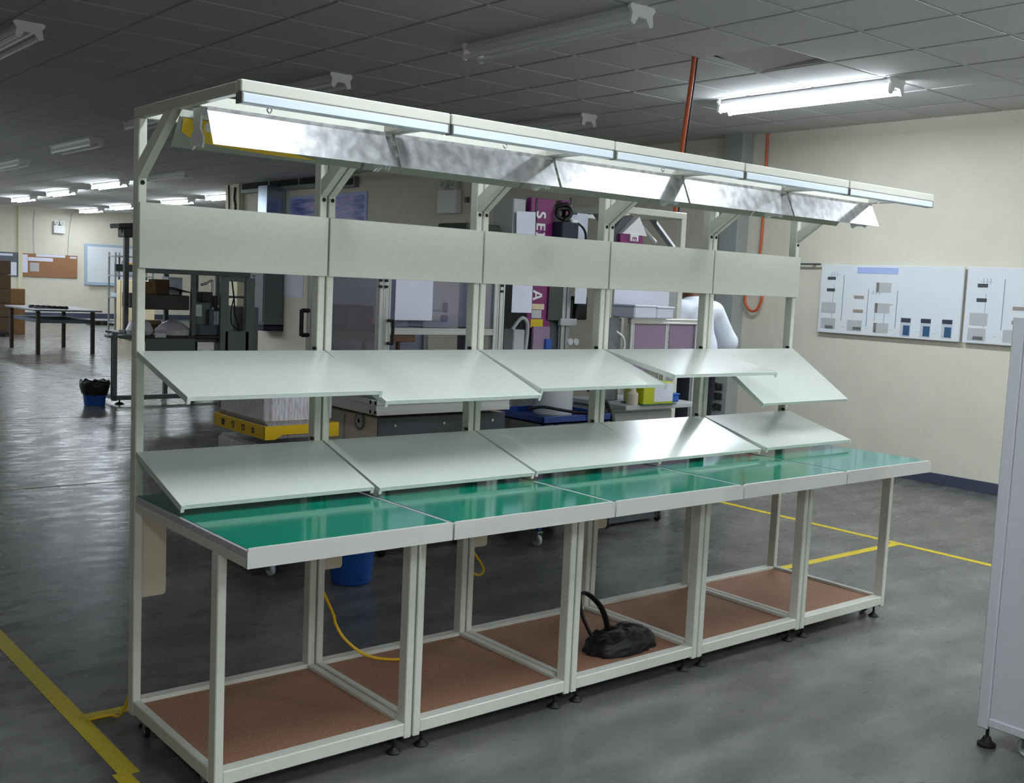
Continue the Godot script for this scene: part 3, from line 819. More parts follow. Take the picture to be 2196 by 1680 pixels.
func front_cabinet() -> void:
	var t := thing("tall_cabinet", "tall pale grey cabinet cut off by the right edge, standing on a black foot", "cabinet", Vector3(2.325, 0, 1.66))
	var steel := mat("cabinet_grey", Color(0.74, 0.745, 0.755), 0.4)
	for z in [0.02, 1.0]:
		for x in [0.02, 0.7]: put("post", box(0.04, 1.405, 0.04, 0.004), steel, t, T(x, 0.065 + 0.7025, z))
	put("side_panel", box(0.012, 1.36, 0.94, 0.002), steel, t, T(0.014, 0.785, 0.51))
	put("side_panel", box(0.012, 1.36, 0.94, 0.002), steel, t, T(0.704, 0.785, 0.51))
	put("back_panel", box(0.64, 1.36, 0.012, 0.002), steel, t, T(0.36, 0.785, 0.014))
	put("top", box(0.72, 0.02, 1.02, 0.003), steel, t, T(0.36, 1.47, 0.51))
	put("bottom", box(0.66, 0.02, 0.96, 0.003), steel, t, T(0.36, 0.11, 0.51))
	put("bottom_rail", box(0.025, 0.03, 0.94, 0.003), steel, t, T(0.012, 0.092, 0.51))
	for z in [0.03, 0.99]:
		for x in [0.025, 0.69]:
			put("foot", mix([[lathe([Vector2(0, 0), Vector2(0.03, 0), Vector2(0.031, 0.01), Vector2(0.018, 0.018), Vector2(0.012, 0.034), Vector2(0, 0.036)], 18), T(0, 0, 0)], [rod(0.006, 0.06, 8), T(0, 0.06, 0)]]), M.rubber, t, T(x, 0, z))
	for z in [0.16, 0.86]:
		for x in [0.05, 0.66]:
			var cs := put("caster", mix([[box(0.04, 0.012, 0.05, 0.003), T(0, 0.094, 0)], [box(0.004, 0.06, 0.03, 0.001), T(-0.016, 0.062, 0)], [box(0.004, 0.06, 0.03, 0.001), T(0.016, 0.062, 0)]]), M.cap_grey, t, T(x, 0, z))
			put("wheel", mix([[rod(0.035, 0.024, 18), TR(0, 0.035, 0, 0, 0, 90)]]), M.light_grey, cs)

# ---------------------------------------------------------------- machines behind the benches
func profile_bar(a: Vector3, b: Vector3, s := 0.036) -> Array:
	# slotted aluminium extrusion between two points along one axis
	var d := b - a
	var ax := 0 if absf(d.x) > 0.001 else (1 if absf(d.y) > 0.001 else 2)
	var n := absf(d[ax])
	var list := []
	var e := Vector3(s, s, s)
	e[ax] = n
	var core := Vector3(s * 0.86, s * 0.86, s * 0.86)
	core[ax] = n
	list.append([box(core.x, core.y, core.z, 0.001), Transform3D(Basis(), (a + b) / 2)])
	var u := (ax + 1) % 3
	var w := (ax + 2) % 3
	for p in [-1, 1]:
		for q in [-1, 1]:
			var v := Vector3(s * 0.33, s * 0.33, s * 0.33)
			v[ax] = n
			var c := (a + b) / 2
			c[u] += p * s * 0.335
			c[w] += q * s * 0.335
			list.append([box(v.x, v.y, v.z, 0.002), Transform3D(Basis(), c)])
	return list

func wheel_set(t: Node3D, spots: Array, r := 0.035, m: Material = null) -> void:
	for p in spots:
		var cs := put("caster", mix([[box(r * 1.3, 0.012, r * 1.5, 0.003), T(0, r * 2.4, 0)], [box(0.004, r * 1.6, r, 0.001), T(-r * 0.5, r * 1.7, 0)], [box(0.004, r * 1.6, r, 0.001), T(r * 0.5, r * 1.7, 0)]]), M.cap_grey, t, T(p[0], 0, p[1]))
		put("wheel", mix([[rod(r, r * 0.7, 18), TR(0, r, 0, 0, 0, 90)]]), m if m else M.rubber, cs)

func letter(s: String, size: float, m: Material, parent: Node, xf: Transform3D) -> void:
	var f := SystemFont.new()
	f.font_names = PackedStringArray(["Droid Sans"])
	f.font_weight = 700
	var tm := TextMesh.new()
	tm.text = s
	tm.font = f
	tm.font_size = 64
	tm.pixel_size = size / 46.0
	tm.depth = 0.004
	put("letter", tm, m, parent, xf)

func machines() -> void:
	# wrapped stack in a yellow crate on a trolley
	var t := thing("wrapped_trolley", "trolley of clear-wrapped goods held by a yellow crate rim with black marks", "trolley", Vector3(1.16, 0, -1.98))
	put("deck", box(0.44, 0.03, 0.6, 0.004), M.light_grey, t, T(0.2, 0.1, 0.29))
	put("wrapped_pile", mix([[box(0.39, 0.545, 0.56, 0.02), T(0.2, 0.39, 0.29)], [box(0.38, 0.28, 0.55, 0.03), T(0.2, 0.9, 0.29)], [box(0.385, 0.06, 0.555, 0.01), T(0.2, 0.73, 0.29)]]), M.stretch_wrap, t)
	var rim := put("yellow_crate", mix([span(Vector3(-0.006, 0.700, -0.004), Vector3(0.004, 0.767, 0.584)), span(Vector3(0.396, 0.700, -0.004), Vector3(0.406, 0.767, 0.584)), span(Vector3(-0.006, 0.700, -0.006), Vector3(0.406, 0.767, 0.004))]), M.yellow, t)
	var front := PackedVector2Array([Vector2(-0.006, 0.700), Vector2(0.05, 0.700), Vector2(0.09, 0.722), Vector2(0.31, 0.722), Vector2(0.345, 0.700), Vector2(0.406, 0.700), Vector2(0.406, 0.77), Vector2(-0.006, 0.766)])
	put("yellow_crate_front", prism(front, 0.01), M.yellow, t, T(0, 0, 0.581))
	var marks := [[0.13, [[0, 0, 0.032, 0.006], [0, 0.013, 0.032, 0.006], [0, -0.013, 0.032, 0.006], [-0.013, 0, 0.006, 0.032], [0.013, 0, 0.006, 0.032], [0, 0, 0.006, 0.032]]], [0.245, [[0, 0.013, 0.032, 0.006], [-0.013, 0.006, 0.006, 0.02], [0.011, 0, 0.007, 0.026], [0.002, -0.014, 0.014, 0.006]]], [0.365, [[0, 0.012, 0.03, 0.006], [-0.012, 0, 0.006, 0.028], [0.012, 0, 0.006, 0.028], [0, -0.012, 0.026, 0.004]]], [0.475, [[-0.008, 0, 0.006, 0.03], [0.004, 0.008, 0.02, 0.007], [0.006, -0.008, 0.02, 0.007], [0.0, 0.0, 0.02, 0.005]]]]
	for mk in marks:
		var parts := []
		for q in mk[1]: parts.append([box(0.002, q[3], q[2], 0.0004), T(-0.0068, 0.733 + q[1], mk[0] - 0.02 + q[0])])
		put("printed_mark", mix(parts), M.black, rim)
	wheel_set(t, [[0.07, 0.53], [0.34, 0.53], [0.07, 0.06], [0.34, 0.06]], 0.035, M.white_box)
	# blue bin
	t = thing("waste_bin", "plain blue plastic bin on the floor behind the second bench", "bin", Vector3(1.525, 0, -1.165))
	put("bucket", lathe([Vector2(0, 0.0), Vector2(0.092, 0.0), Vector2(0.098, 0.006), Vector2(0.1, 0.03), Vector2(0.1015, 0.032), Vector2(0.126, 0.30), Vector2(0.132, 0.302), Vector2(0.132, 0.312), Vector2(0.122, 0.312), Vector2(0.098, 0.04), Vector2(0, 0.035)], 32), M.blue_plastic, t)
	enclosure()
	purple_machine()
	right_station()
	portal_frame()
	blue_cart()

func enclosure() -> void:
	var t := thing("assembly_machine", "aluminium-framed machine enclosure with clear doors and a white paper, behind the second bench", "machine", Vector3(1.79, 0, -1.4))
	# base body: cream side with a round vent, dark grey front
	put("base", box(0.86, 0.66, 0.72, 0.006), M.machine_cream, t, T(0.445, 0.45, -0.37))
	put("front_cover", box(0.86, 0.66, 0.012, 0.003), M.dark_grey, t, T(0.445, 0.45, -0.004))
	for x in [0.12, 0.44, 0.78]: put("screw", rod(0.009, 0.006, 10), M.chrome, t, TR(x, 0.735, 0.004, 90, 0, 0))
	put("side_seam", box(0.004, 0.62, 0.008, 0.001), M.mid_grey, t, T(0.013, 0.45, -0.34))
	var v := put("vent", mix([[rod(0.05, 0.006, 24), TR(0.012, 0.745, -0.18, 0, 0, 90)]]), M.cap_grey, t)
	for a in 5: put("vent_blade", mix([[box(0.004, 0.075, 0.012, 0.001), Transform3D(Basis.from_euler(Vector3(TAU * a / 5, 0, 0)), Vector3(0.008, 0.745, -0.18))]]), M.light_grey, v)
	# table of slotted profile
	put("table_frame", mix(profile_bar(Vector3(-0.04, 0.842, 0.03), Vector3(0.85, 0.842, 0.03), 0.08) + profile_bar(Vector3(0.0, 0.842, -0.75), Vector3(0.0, 0.842, -0.01), 0.08) + profile_bar(Vector3(0.81, 0.842, -0.75), Vector3(0.81, 0.842, -0.01), 0.08) + profile_bar(Vector3(-0.04, 0.842, -0.79), Vector3(0.85, 0.842, -0.79), 0.08)), M.profile, t)
	put("table_plate", box(0.84, 0.014, 0.82, 0.002), M.mid_grey, t, T(0.405, 0.889, -0.38))
	# posts (double at the front), rails
	for x in [0.018, 0.054, 0.78, 0.82]: put("front_post", mix(profile_bar(Vector3(x, 0.896, -0.02), Vector3(x, 1.74, -0.02))), M.profile, t)
	for x in [0.018, 0.82]: put("rear_post", mix(profile_bar(Vector3(x, 0.896, -0.76), Vector3(x, 1.74, -0.76))), M.profile, t)
	put("front_rail", mix(profile_bar(Vector3(0.072, 1.238, -0.02), Vector3(0.762, 1.238, -0.02))), M.profile, t)
	put("paper_arm", mix(profile_bar(Vector3(0.84, 1.64, -0.02), Vector3(1.06, 1.64, -0.02), 0.025)), M.profile, t)
	put("front_rail", mix(profile_bar(Vector3(0.0, 1.758, -0.02), Vector3(0.84, 1.758, -0.02))), M.profile, t)
	put("rear_rail", mix(profile_bar(Vector3(0.0, 1.758, -0.76), Vector3(0.84, 1.758, -0.76))), M.profile, t)
	for x in [0.018, 0.82]: put("top_rail", mix(profile_bar(Vector3(x, 1.758, -0.742), Vector3(x, 1.758, -0.038))), M.profile, t)
	put("rear_sheet", box(0.77, 0.82, 0.006, 0.001), M.lavender, t, T(0.42, 1.32, -0.76))
	put("door_pane", box(0.69, 0.47, 0.005, 0.001), M.tinted_pane, t, T(0.417, 1.5, -0.02))
	put("side_pane", box(0.005, 0.82, 0.69, 0.001), M.tinted_pane, t, T(0.018, 1.32, -0.39))
	var h := put("door_handle", mix([[rod(0.009, 0.125, 10), T(0, 0, 0.045)], [rod(0.009, 0.045, 10), TR(0, 0.06, 0.022, 90, 0, 0)], [rod(0.009, 0.045, 10), TR(0, -0.06, 0.022, 90, 0, 0)]]), M.black, t, T(0.058, 1.235, 0.0))
	h.set_meta("label", "black bow handle")
	put("door_handle", mix([[rod(0.012, 0.15, 10), T(-0.05, 0, 0)], [rod(0.012, 0.05, 10), TR(-0.025, 0.07, 0, 0, 0, 90)], [rod(0.012, 0.05, 10), TR(-0.025, -0.07, 0, 0, 0, 90)]]), M.black, t, T(0.0, 1.24, -0.74))
	for p in [[0.0, 1.49], [0.036, 1.49], [0.81, 1.49]]: put("hinge", mix([[box(0.02, 0.014, 0.01, 0.002), T(p[0], p[1] + 0.012, 0.004)], [box(0.02, 0.014, 0.01, 0.002), T(p[0], p[1] - 0.02, 0.004)]]), M.black, t)
	# what stands inside
	put("tool_tray", mix([[box(0.30, 0.04, 0.5, 0.004), T(0.2, 1.19, -0.42)], [box(0.02, 0.28, 0.02, 0.002), T(0.1, 1.03, -0.3)], [box(0.02, 0.28, 0.02, 0.002), T(0.32, 1.03, -0.3)]]), M.wood, t)
	put("control_box", box(0.16, 0.14, 0.2, 0.006), M.olive_grey, t, T(0.17, 1.285, -0.55))
	put("gripper", mix([[box(0.04, 0.05, 0.05, 0.005), T(0.13, 1.24, -0.28)], [box(0.02, 0.02, 0.12, 0.003), T(0.2, 1.235, -0.3)]]), M.dark_grey, t)
	put("emergency_button", rod(0.014, 0.03, 12), M.red, t, T(0.12, 1.28, -0.28))
	put("servo_head", mix([[box(0.13, 0.09, 0.12, 0.012), T(0.6, 1.38, -0.4)], [box(0.08, 0.07, 0.1, 0.008), T(0.53, 1.32, -0.38)], [box(0.2, 0.04, 0.16, 0.005), T(0.6, 1.26, -0.4)], [rod(0.03, 0.05, 14), T(0.58, 1.44, -0.4)]]), M.light_grey, t)
	put("servo_knob", mix([[rod(0.022, 0.03, 14), TR(0.64, 1.30, -0.31, 90, 0, 0)], [rod(0.015, 0.06, 12), T(0.66, 1.36, -0.33)]]), M.black, t)
	put("lower_bins", mix([[box(0.14, 0.2, 0.2, 0.006), T(0.17, 1.0, -0.25)], [box(0.14, 0.2, 0.2, 0.006), T(0.34, 1.0, -0.25)], [box(0.14, 0.2, 0.2, 0.006), T(0.51, 1.0, -0.25)]]), M.dark_grey, t)
	put("slide_rail", mix([[box(0.5, 0.03, 0.06, 0.004), T(0.42, 1.225, -0.2)]]), M.black, t)
	put("clamp_block", mix([[box(0.045, 0.04, 0.03, 0.004), T(0.62, 1.28, 0.0)], [box(0.045, 0.05, 0.03, 0.004), T(0.62, 1.195, 0.0)]]), M.light_grey, t)
	wheel_set(t, [[0.12, -0.1], [0.75, -0.1], [0.12, -0.65], [0.75, -0.65]], 0.045)
	tag(put("hung_paper", box(0.238, 0.32, 0.003, 0.0005), M.paper, self, T(2.0, 1.458, -1.392)), "large blank white paper hung on the clear door of the machine enclosure", "paper")

func purple_machine() -> void:
	var t := thing("purple_machine", "tall machine with a purple front, white lettering and black cable coil, behind the middle bench", "machine", Vector3(3.0, 0, -1.7))
	put("base", box(0.44, 0.86, 0.44, 0.006), M.mid_grey, t, T(0.2, 0.53, -0.27))
	put("column", box(0.30, 1.06, 0.3, 0.005), M.dark_grey, t, T(0.20, 1.49, -0.17))
	put("purple_front", box(0.14, 0.8, 0.02, 0.004), M.purple, t, T(0.156, 1.645, -0.005))
	put("purple_side", box(0.034, 0.62, 0.05, 0.004), M.purple, t, T(0.056, 1.735, -0.02))
	put("black_gap", box(0.014, 0.6, 0.02, 0.001), M.black, t, T(0.081, 1.735, -0.006))
	put("purple_post", box(0.075, 0.3, 0.06, 0.005), M.purple, t, T(0.345, 1.9, -0.05))
	put("rear_cover", box(0.1, 0.42, 0.2, 0.006), M.light_grey, t, T(-0.03, 1.82, -0.12))
	# letters turned a quarter clockwise, reading downwards
	var q := -90.0
	letter("S", 0.072, M.lamp_white, t, TR(0.118, 1.942, 0.007, 0, 0, q))
	letter("E", 0.072, M.lamp_white, t, TR(0.119, 1.873, 0.007, 0, 0, q))
	letter("I", 0.072, M.lamp_white, t, TR(0.118, 1.822, 0.007, 0, 0, q))
	letter("A", 0.072, M.lamp_white, t, TR(0.112, 1.452, 0.013, 0, 0, q))
	put("purple_lower", box(0.19, 0.27, 0.02, 0.004), M.purple, t, T(0.135, 1.38, 0.0))
	put("label_plate", box(0.1, 0.035, 0.002, 0.0005), M.sticker_cream, t, T(0.125, 1.382, 0.0115))
	put("label_plate", box(0.08, 0.05, 0.002, 0.0005), M.light_grey, t, T(0.115, 1.336, 0.0115))
	var yl := put("label_plate", box(0.1, 0.05, 0.002, 0.0005), M.sticker_yellow, t, T(0.12, 1.28, 0.0115))
	yl.set_meta("label", "yellow warning plate")
	put("smoked_pane", box(0.12, 0.3, 0.008, 0.002), M.olive_grey, t, T(0.26, 1.45, 0.02))
	for x in [0.34, 0.38]: put("side_post", mix(profile_bar(Vector3(x, 0.96, 0.0), Vector3(x, 1.7, 0.0), 0.03)), M.profile, t)
	put("cross_bar", mix([[box(0.14, 0.045, 0.03, 0.004), T(0.37, 1.29, 0.02)]]), M.light_grey, t)
	put("drive_box", mix([[box(0.1, 0.15, 0.14, 0.008), T(0.5, 1.38, -0.06)], [box(0.05, 0.12, 0.1, 0.006), T(0.41, 1.37, -0.05)]]), M.black, t)
	put("gauge", mix([[rod(0.022, 0.02, 16), TR(0.40, 1.165, 0.02, 90, 0, 0)], [rod(0.022, 0.02, 16), TR(0.45, 1.165, 0.02, 90, 0, 0)]]), M.lamp_white, t)
	put("blue_box", box(0.14, 0.1, 0.12, 0.006), M.navy, t, T(0.285, 1.86, 0.04))
	put("cable_coil", mix([[hose([Vector3(0.24, 2.0, 0.0), Vector3(0.29, 2.02, 0.05), Vector3(0.32, 1.97, 0.06), Vector3(0.27, 1.93, 0.05), Vector3(0.23, 1.95, 0.03), Vector3(0.25, 1.99, 0.02), Vector3(0.31, 1.99, 0.05), Vector3(0.31, 1.95, 0.06), Vector3(0.26, 1.92, 0.06)], 0.014, 8), T(0, 0, 0)], [hose([Vector3(0.25, 1.915, 0.06), Vector3(0.36, 1.92, 0.05), Vector3(0.44, 1.89, 0.04), Vector3(0.49, 1.84, 0.02), Vector3(0.5, 1.76, 0.0)], 0.008, 8), T(0, 0, 0)]]), M.black, t)
	put("connector", box(0.05, 0.03, 0.03, 0.006), M.lamp_white, t, T(0.335, 1.915, 0.07))
	put("clear_cover", box(0.26, 0.3, 0.012, 0.002), M.white_box, t, T(0.5, 1.84, -0.12))
	put("sensor_rod", mix([[rod(0.008, 0.1, 8), T(0.44, 2.03, -0.08)], [box(0.08, 0.02, 0.03, 0.003), T(0.45, 1.985, -0.08)]]), M.dark_grey, t)
	put("pink_cover", box(0.14, 0.16, 0.02, 0.004), M.violet_board, t, T(0.15, 1.18, 0.02))
	put("blue_sensor", box(0.05, 0.07, 0.02, 0.005), M.blue_plastic, t, T(0.2, 1.15, 0.035))
	put("air_unit", mix([[box(0.09, 0.16, 0.1, 0.006), T(-0.03, 1.16, -0.02)], [hose([Vector3(-0.08, 1.24, 0.02), Vector3(-0.02, 1.31, 0.03), Vector3(0.03, 1.27, 0.03), Vector3(0.03, 1.1, 0.02)], 0.012, 8), T(0, 0, 0)]]), M.light_grey, t)
	wheel_set(t, [[0.05, -0.1], [0.36, -0.1], [0.05, -0.44], [0.36, -0.44]], 0.042)
	tag(put("hung_paper", box(0.15, 0.3, 0.003, 0.0005), M.paper, self, T(2.757, 1.502, -1.4055)), "white paper hanging left of the purple machine, below the third back panel", "paper")
	tag(put("hung_paper", box(0.15, 0.15, 0.003, 0.0005), M.paper, self, TR(3.0, 1.88, -1.692, 0, 0, 2)), "white paper leaning in front of the purple machine, above the third back panel", "paper")
	tag(put("hung_paper", box(0.1, 0.2, 0.003, 0.0005), M.paper, self, T(3.42, 1.51, -1.625)), "small white paper over the black drive box right of the purple machine", "paper")
	# low dark unit left of the lettering
	t = thing("control_unit", "low dark control unit with a white knob, seen over the third back panel", "control unit", Vector3(2.765, 0, -1.95))
	put("case", box(0.26, 0.09, 0.3, 0.008), M.olive_grey, t, T(0, 1.82, 0))
	put("stand", box(0.06, 1.78, 0.08, 0.004), M.dark_grey, t, T(0, 0.89, 0))
	put("knob", rod(0.022, 0.025, 12), M.lamp_white, t, T(0.04, 1.878, 0.08))

func right_station() -> void:
	var t := thing("work_desk", "pale grey desk cabinet with a framed violet screen, behind the fourth bench", "desk", Vector3(3.5, 0, -1.4))
	put("body", box(0.58, 0.66, 0.34, 0.006), M.light_grey, t, T(0.27, 0.44, -0.15))
	put("top", box(0.66, 0.03, 0.52, 0.004), M.light_grey, t, T(0.28, 0.793, -0.06))
	put("kick_plate", box(0.54, 0.09, 0.3, 0.004), M.dark_grey, t, T(0.27, 0.065, -0.15))
	for y in [0.64, 0.41]: put("drawer_front", box(0.54, 0.2, 0.012, 0.004), M.light_grey, t, T(0.28, y, 0.026))
	wheel_set(t, [[0.03, 0.0], [0.5, 0.0]], 0.03)
	# framed violet boards above
	put("screen_frame", mix(profile_bar(Vector3(0.14, 1.318, -0.0), Vector3(0.78, 1.318, -0.0), 0.034) + profile_bar(Vector3(0.157, 0.808, -0.0), Vector3(0.157, 1.30, -0.0), 0.034) + profile_bar(Vector3(0.50, 0.808, -0.02), Vector3(0.50, 1.30, -0.02), 0.03) + profile_bar(Vector3(0.77, 0.5, -0.0), Vector3(0.77, 1.30, -0.0), 0.028)), M.profile, t)
	put("violet_screen", box(0.30, 0.3, 0.006, 0.001), M.violet_board, t, T(0.327, 1.15, -0.004))
	put("violet_screen", box(0.24, 0.3, 0.006, 0.001), M.violet_board, t, T(0.64, 1.15, -0.004))
	put("grey_column", box(0.11, 0.52, 0.1, 0.005), M.mid_grey, t, T(0.07, 1.07, -0.1))
	put("white_tube", hose([Vector3(0.03, 1.25, 0.0), Vector3(0.075, 1.21, 0.02), Vector3(0.085, 1.14, 0.02), Vector3(0.06, 1.06, 0.01)], 0.008, 8), M.lamp_white, t)
	for x in [0.25, 0.66]: put("paper_holder", box(0.016, 0.82, 0.016, 0.002), M.profile, t, T(x, 1.21, -0.213))
	tag(put("storage_tray", mix([[box(0.2, 0.075, 0.2, 0.008), T(0, 0.0375, 0)], [box(0.21, 0.012, 0.21, 0.004), T(0, 0.078, 0)]]), M.white_box, self, T(3.70, 1.336, -1.42)), "translucent white tray on the desk screen, left one of the pair", "tray", "white trays on the desk screen")
	tag(put("storage_tray", mix([[box(0.16, 0.07, 0.2, 0.008), T(0, 0.035, 0)], [box(0.17, 0.012, 0.21, 0.004), T(0, 0.073, 0)]]), M.white_box, self, T(3.89, 1.336, -1.43)), "translucent white tray on the desk screen, right one of the pair", "tray", "white trays on the desk screen")
	tag(put("paper_strip", box(0.52, 0.2, 0.004, 0.0005), M.paper, self, T(3.95, 1.51, -1.6)), "long white paper strip hanging below the fourth back panel, above the trays", "paper")
	t = thing("small_carton", "lime green carton with a white front on the pale desk", "box", Vector3(3.72, 0.808, -1.27))
	put("carton", box(0.27, 0.14, 0.16, 0.004), M.lime, t, T(0.0, 0.07, 0))
	put("white_label", box(0.17, 0.115, 0.002, 0.0005), M.paper, t, T(0.045, 0.075, 0.0805))
	put("green_tray", box(0.3, 0.006, 0.2, 0.002), M.green_board, t, T(0.0, 0.0035, 0.0))
	tag(put("blue_case", mix([[box(0.07, 0.045, 0.08, 0.008), T(0, 0.0225, 0)], [box(0.075, 0.01, 0.085, 0.004), T(0, 0.05, 0)]]), M.blue_plastic, self, T(3.96, 0.808, -1.3)), "small blue case on the pale desk beside the lime carton", "case")
	tag(put("cream_jar", lathe([Vector2(0, 0), Vector2(0.035, 0), Vector2(0.036, 0.07), Vector2(0.02, 0.085), Vector2(0.02, 0.1), Vector2(0, 0.1)], 18), M.machine_cream, self, T(3.54, 0.808, -1.24)), "cream jar on the desk left of the lime carton", "jar")
	# white triangular arm over a purple body
	t = thing("robot_arm", "white triangular machine head over a purple base, seen above the fourth back panel", "machine", Vector3(3.85, 0, -1.66))
	put("post", box(0.07, 1.85, 0.08, 0.004), M.mid_grey, t, T(-0.08, 0.925, -0.12))
	put("purple_base", box(0.21, 0.12, 0.12, 0.005), M.purple, t, T(-0.005, 1.81, -0.02))
	put("purple_back", prism(PackedVector2Array([Vector2(0.045, 2.0), Vector2(0.085, 1.99), Vector2(0.15, 1.87), Vector2(0.0, 1.87)]), 0.05), M.purple, t, T(0, 0, -0.05))
	put("white_triangle", prism(PackedVector2Array([Vector2(-0.095, 1.872), Vector2(0.135, 1.868), Vector2(0.055, 1.99)]), 0.06), M.lamp_white, t, T(0, 0, 0.01))
	put("white_tab", box(0.075, 0.05, 0.012, 0.002), M.lamp_white, t, T(0.01, 1.852, 0.044))
	letter("E", 0.04, M.purple, t, TR(0.008, 1.843, 0.049, 0, 0, -90))
	put("grey_hood", prism(PackedVector2Array([Vector2(-0.14, 1.8), Vector2(-0.14, 1.9), Vector2(-0.07, 1.975), Vector2(0.02, 1.995), Vector2(0.0, 1.97), Vector2(-0.105, 1.87), Vector2(-0.11, 1.8)]), 0.08), M.dark_grey, t, T(0, 0, -0.03))

func portal_frame() -> void:
	var t := thing("steel_portal", "tall cream steel portal with corner braces standing behind the fourth bench", "frame", Vector3(3.95, 0, -1.8))
	for z in [0.0, -0.7]:
		for x in [0.0, 0.565]: put("post", box(0.05, 2.02, 0.05, 0.004), M.cream_steel, t, T(x, 1.01, z))
		put("top_beam", box(0.615, 0.045, 0.05, 0.004), M.cream_steel, t, T(0.2825, 2.0425, z))
	for x in [0.0, 0.565]:
		put("side_beam", box(0.045, 0.045, 0.65, 0.004), M.cream_steel, t, T(x, 2.0425, -0.35))
		put("bottom_beam", box(0.045, 0.045, 0.65, 0.004), M.cream_steel, t, T(x, 0.1, -0.35))
	for x in [0.0, 0.565]:
		put("corner_brace", prism(PackedVector2Array([Vector2(0, 1.8), Vector2(0, 1.75), Vector2(0.28, 2.02), Vector2(0.235, 2.02)]), 0.03), M.mid_grey, t, Transform3D(Basis(Vector3(0, 0, -1), Vector3(0, 1, 0), Vector3(1, 0, 0)), Vector3(x, 0, -0.02)))
	put("light_bar", mix([[box(0.02, 0.02, 0.26, 0.004), TR(0.42, 1.93, -0.2, 38, 0, 0)]]), M.lamp_white, t)
	put("grey_upright", box(0.085, 0.68, 0.05, 0.004), M.column_grey, t, T(0.47, 1.18, 0.02))
	for y in [1.22, 1.16]: put("knob", rod(0.014, 0.02, 12), M.black, t, TR(0.425, y, 0.05, 90, 0, 0))

func blue_cart() -> void:
	var t := thing("blue_cart", "blue metal cart with a black cable over its front edge, behind the middle bench", "cart", Vector3(2.785, 0, -1.2))
	put("tray", mix([span(Vector3(0, 0.722, -0.49), Vector3(0.54, 0.735, 0)), span(Vector3(0, 0.722, -0.008), Vector3(0.54, 0.768, 0)), span(Vector3(0, 0.722, -0.49), Vector3(0.008, 0.768, 0)), span(Vector3(0.532, 0.722, -0.49), Vector3(0.54, 0.768, 0)), span(Vector3(0, 0.722, -0.49), Vector3(0.54, 0.768, -0.482))]), M.blue_paint, t)
	for x in [0.03, 0.51]:
		for z in [-0.03, -0.46]: put("leg", box(0.025, 0.62, 0.025, 0.003), M.blue_paint, t, T(x, 0.41, z))
	put("lower_tray", box(0.5, 0.03, 0.45, 0.004), M.blue_paint, t, T(0.27, 0.13, -0.245))
	put("motor_box", box(0.3, 0.3, 0.3, 0.01), M.dark_grey, t, T(0.3, 0.295, -0.25))
	wheel_set(t, [[0.05, -0.06], [0.49, -0.06], [0.05, -0.43], [0.49, -0.43]], 0.035, M.light_grey)
	tag(put("drum", lathe([Vector2(0, 0), Vector2(0.115, 0), Vector2(0.12, 0.01), Vector2(0.12, 0.2), Vector2(0.1, 0.215), Vector2(0, 0.215)], 28), M.light_grey, self, T(3.12, 0.736, -1.5)), "pale grey drum standing on the blue cart", "drum")
	tag(put("loose_cable", hose([Vector3(2.88, 0.78, -1.45), Vector3(2.93, 0.80, -1.38), Vector3(3.0, 0.79, -1.3), Vector3(3.08, 0.778, -1.24), Vector3(3.13, 0.775, -1.19), Vector3(3.15, 0.72, -1.185)], 0.009, 8), M.black, self), "black cable drooping over the front of the blue cart", "cable")
	t = thing("dark_monitor", "dark screen box standing between the aluminium table and the blue cart", "monitor", Vector3(2.82, 0, -1.85))
	put("screen", box(0.2, 0.2, 0.05, 0.006), M.black, t, T(0.02, 0.87, 0))
	put("stand", box(0.05, 0.78, 0.05, 0.004), M.dark_grey, t, T(0.02, 0.39, -0.02))
	tag(put("air_hose_black", hose([Vector3(3.37, 1.0, -1.66), Vector3(3.38, 0.9, -1.5), Vector3(3.375, 0.82, -1.3), Vector3(3.36, 0.72, -1.22), Vector3(3.37, 0.6, -1.22), Vector3(3.39, 0.4, -1.3)], 0.016, 8), M.dark_cable, self), "thick dark hose hanging between the blue cart and the pale desk", "hose")

# ---------------------------------------------------------------- the worker
func capsule(p: Vector3, b: Array) -> float:
	var ab: Vector3 = b[1] - b[0]
	var h := clampf((p - b[0]).dot(ab) / maxf(ab.length_squared(), 1e-9), 0.0, 1.0)
	return p.distance_to(b[0] + ab * h) - lerpf(b[2], b[3], h)

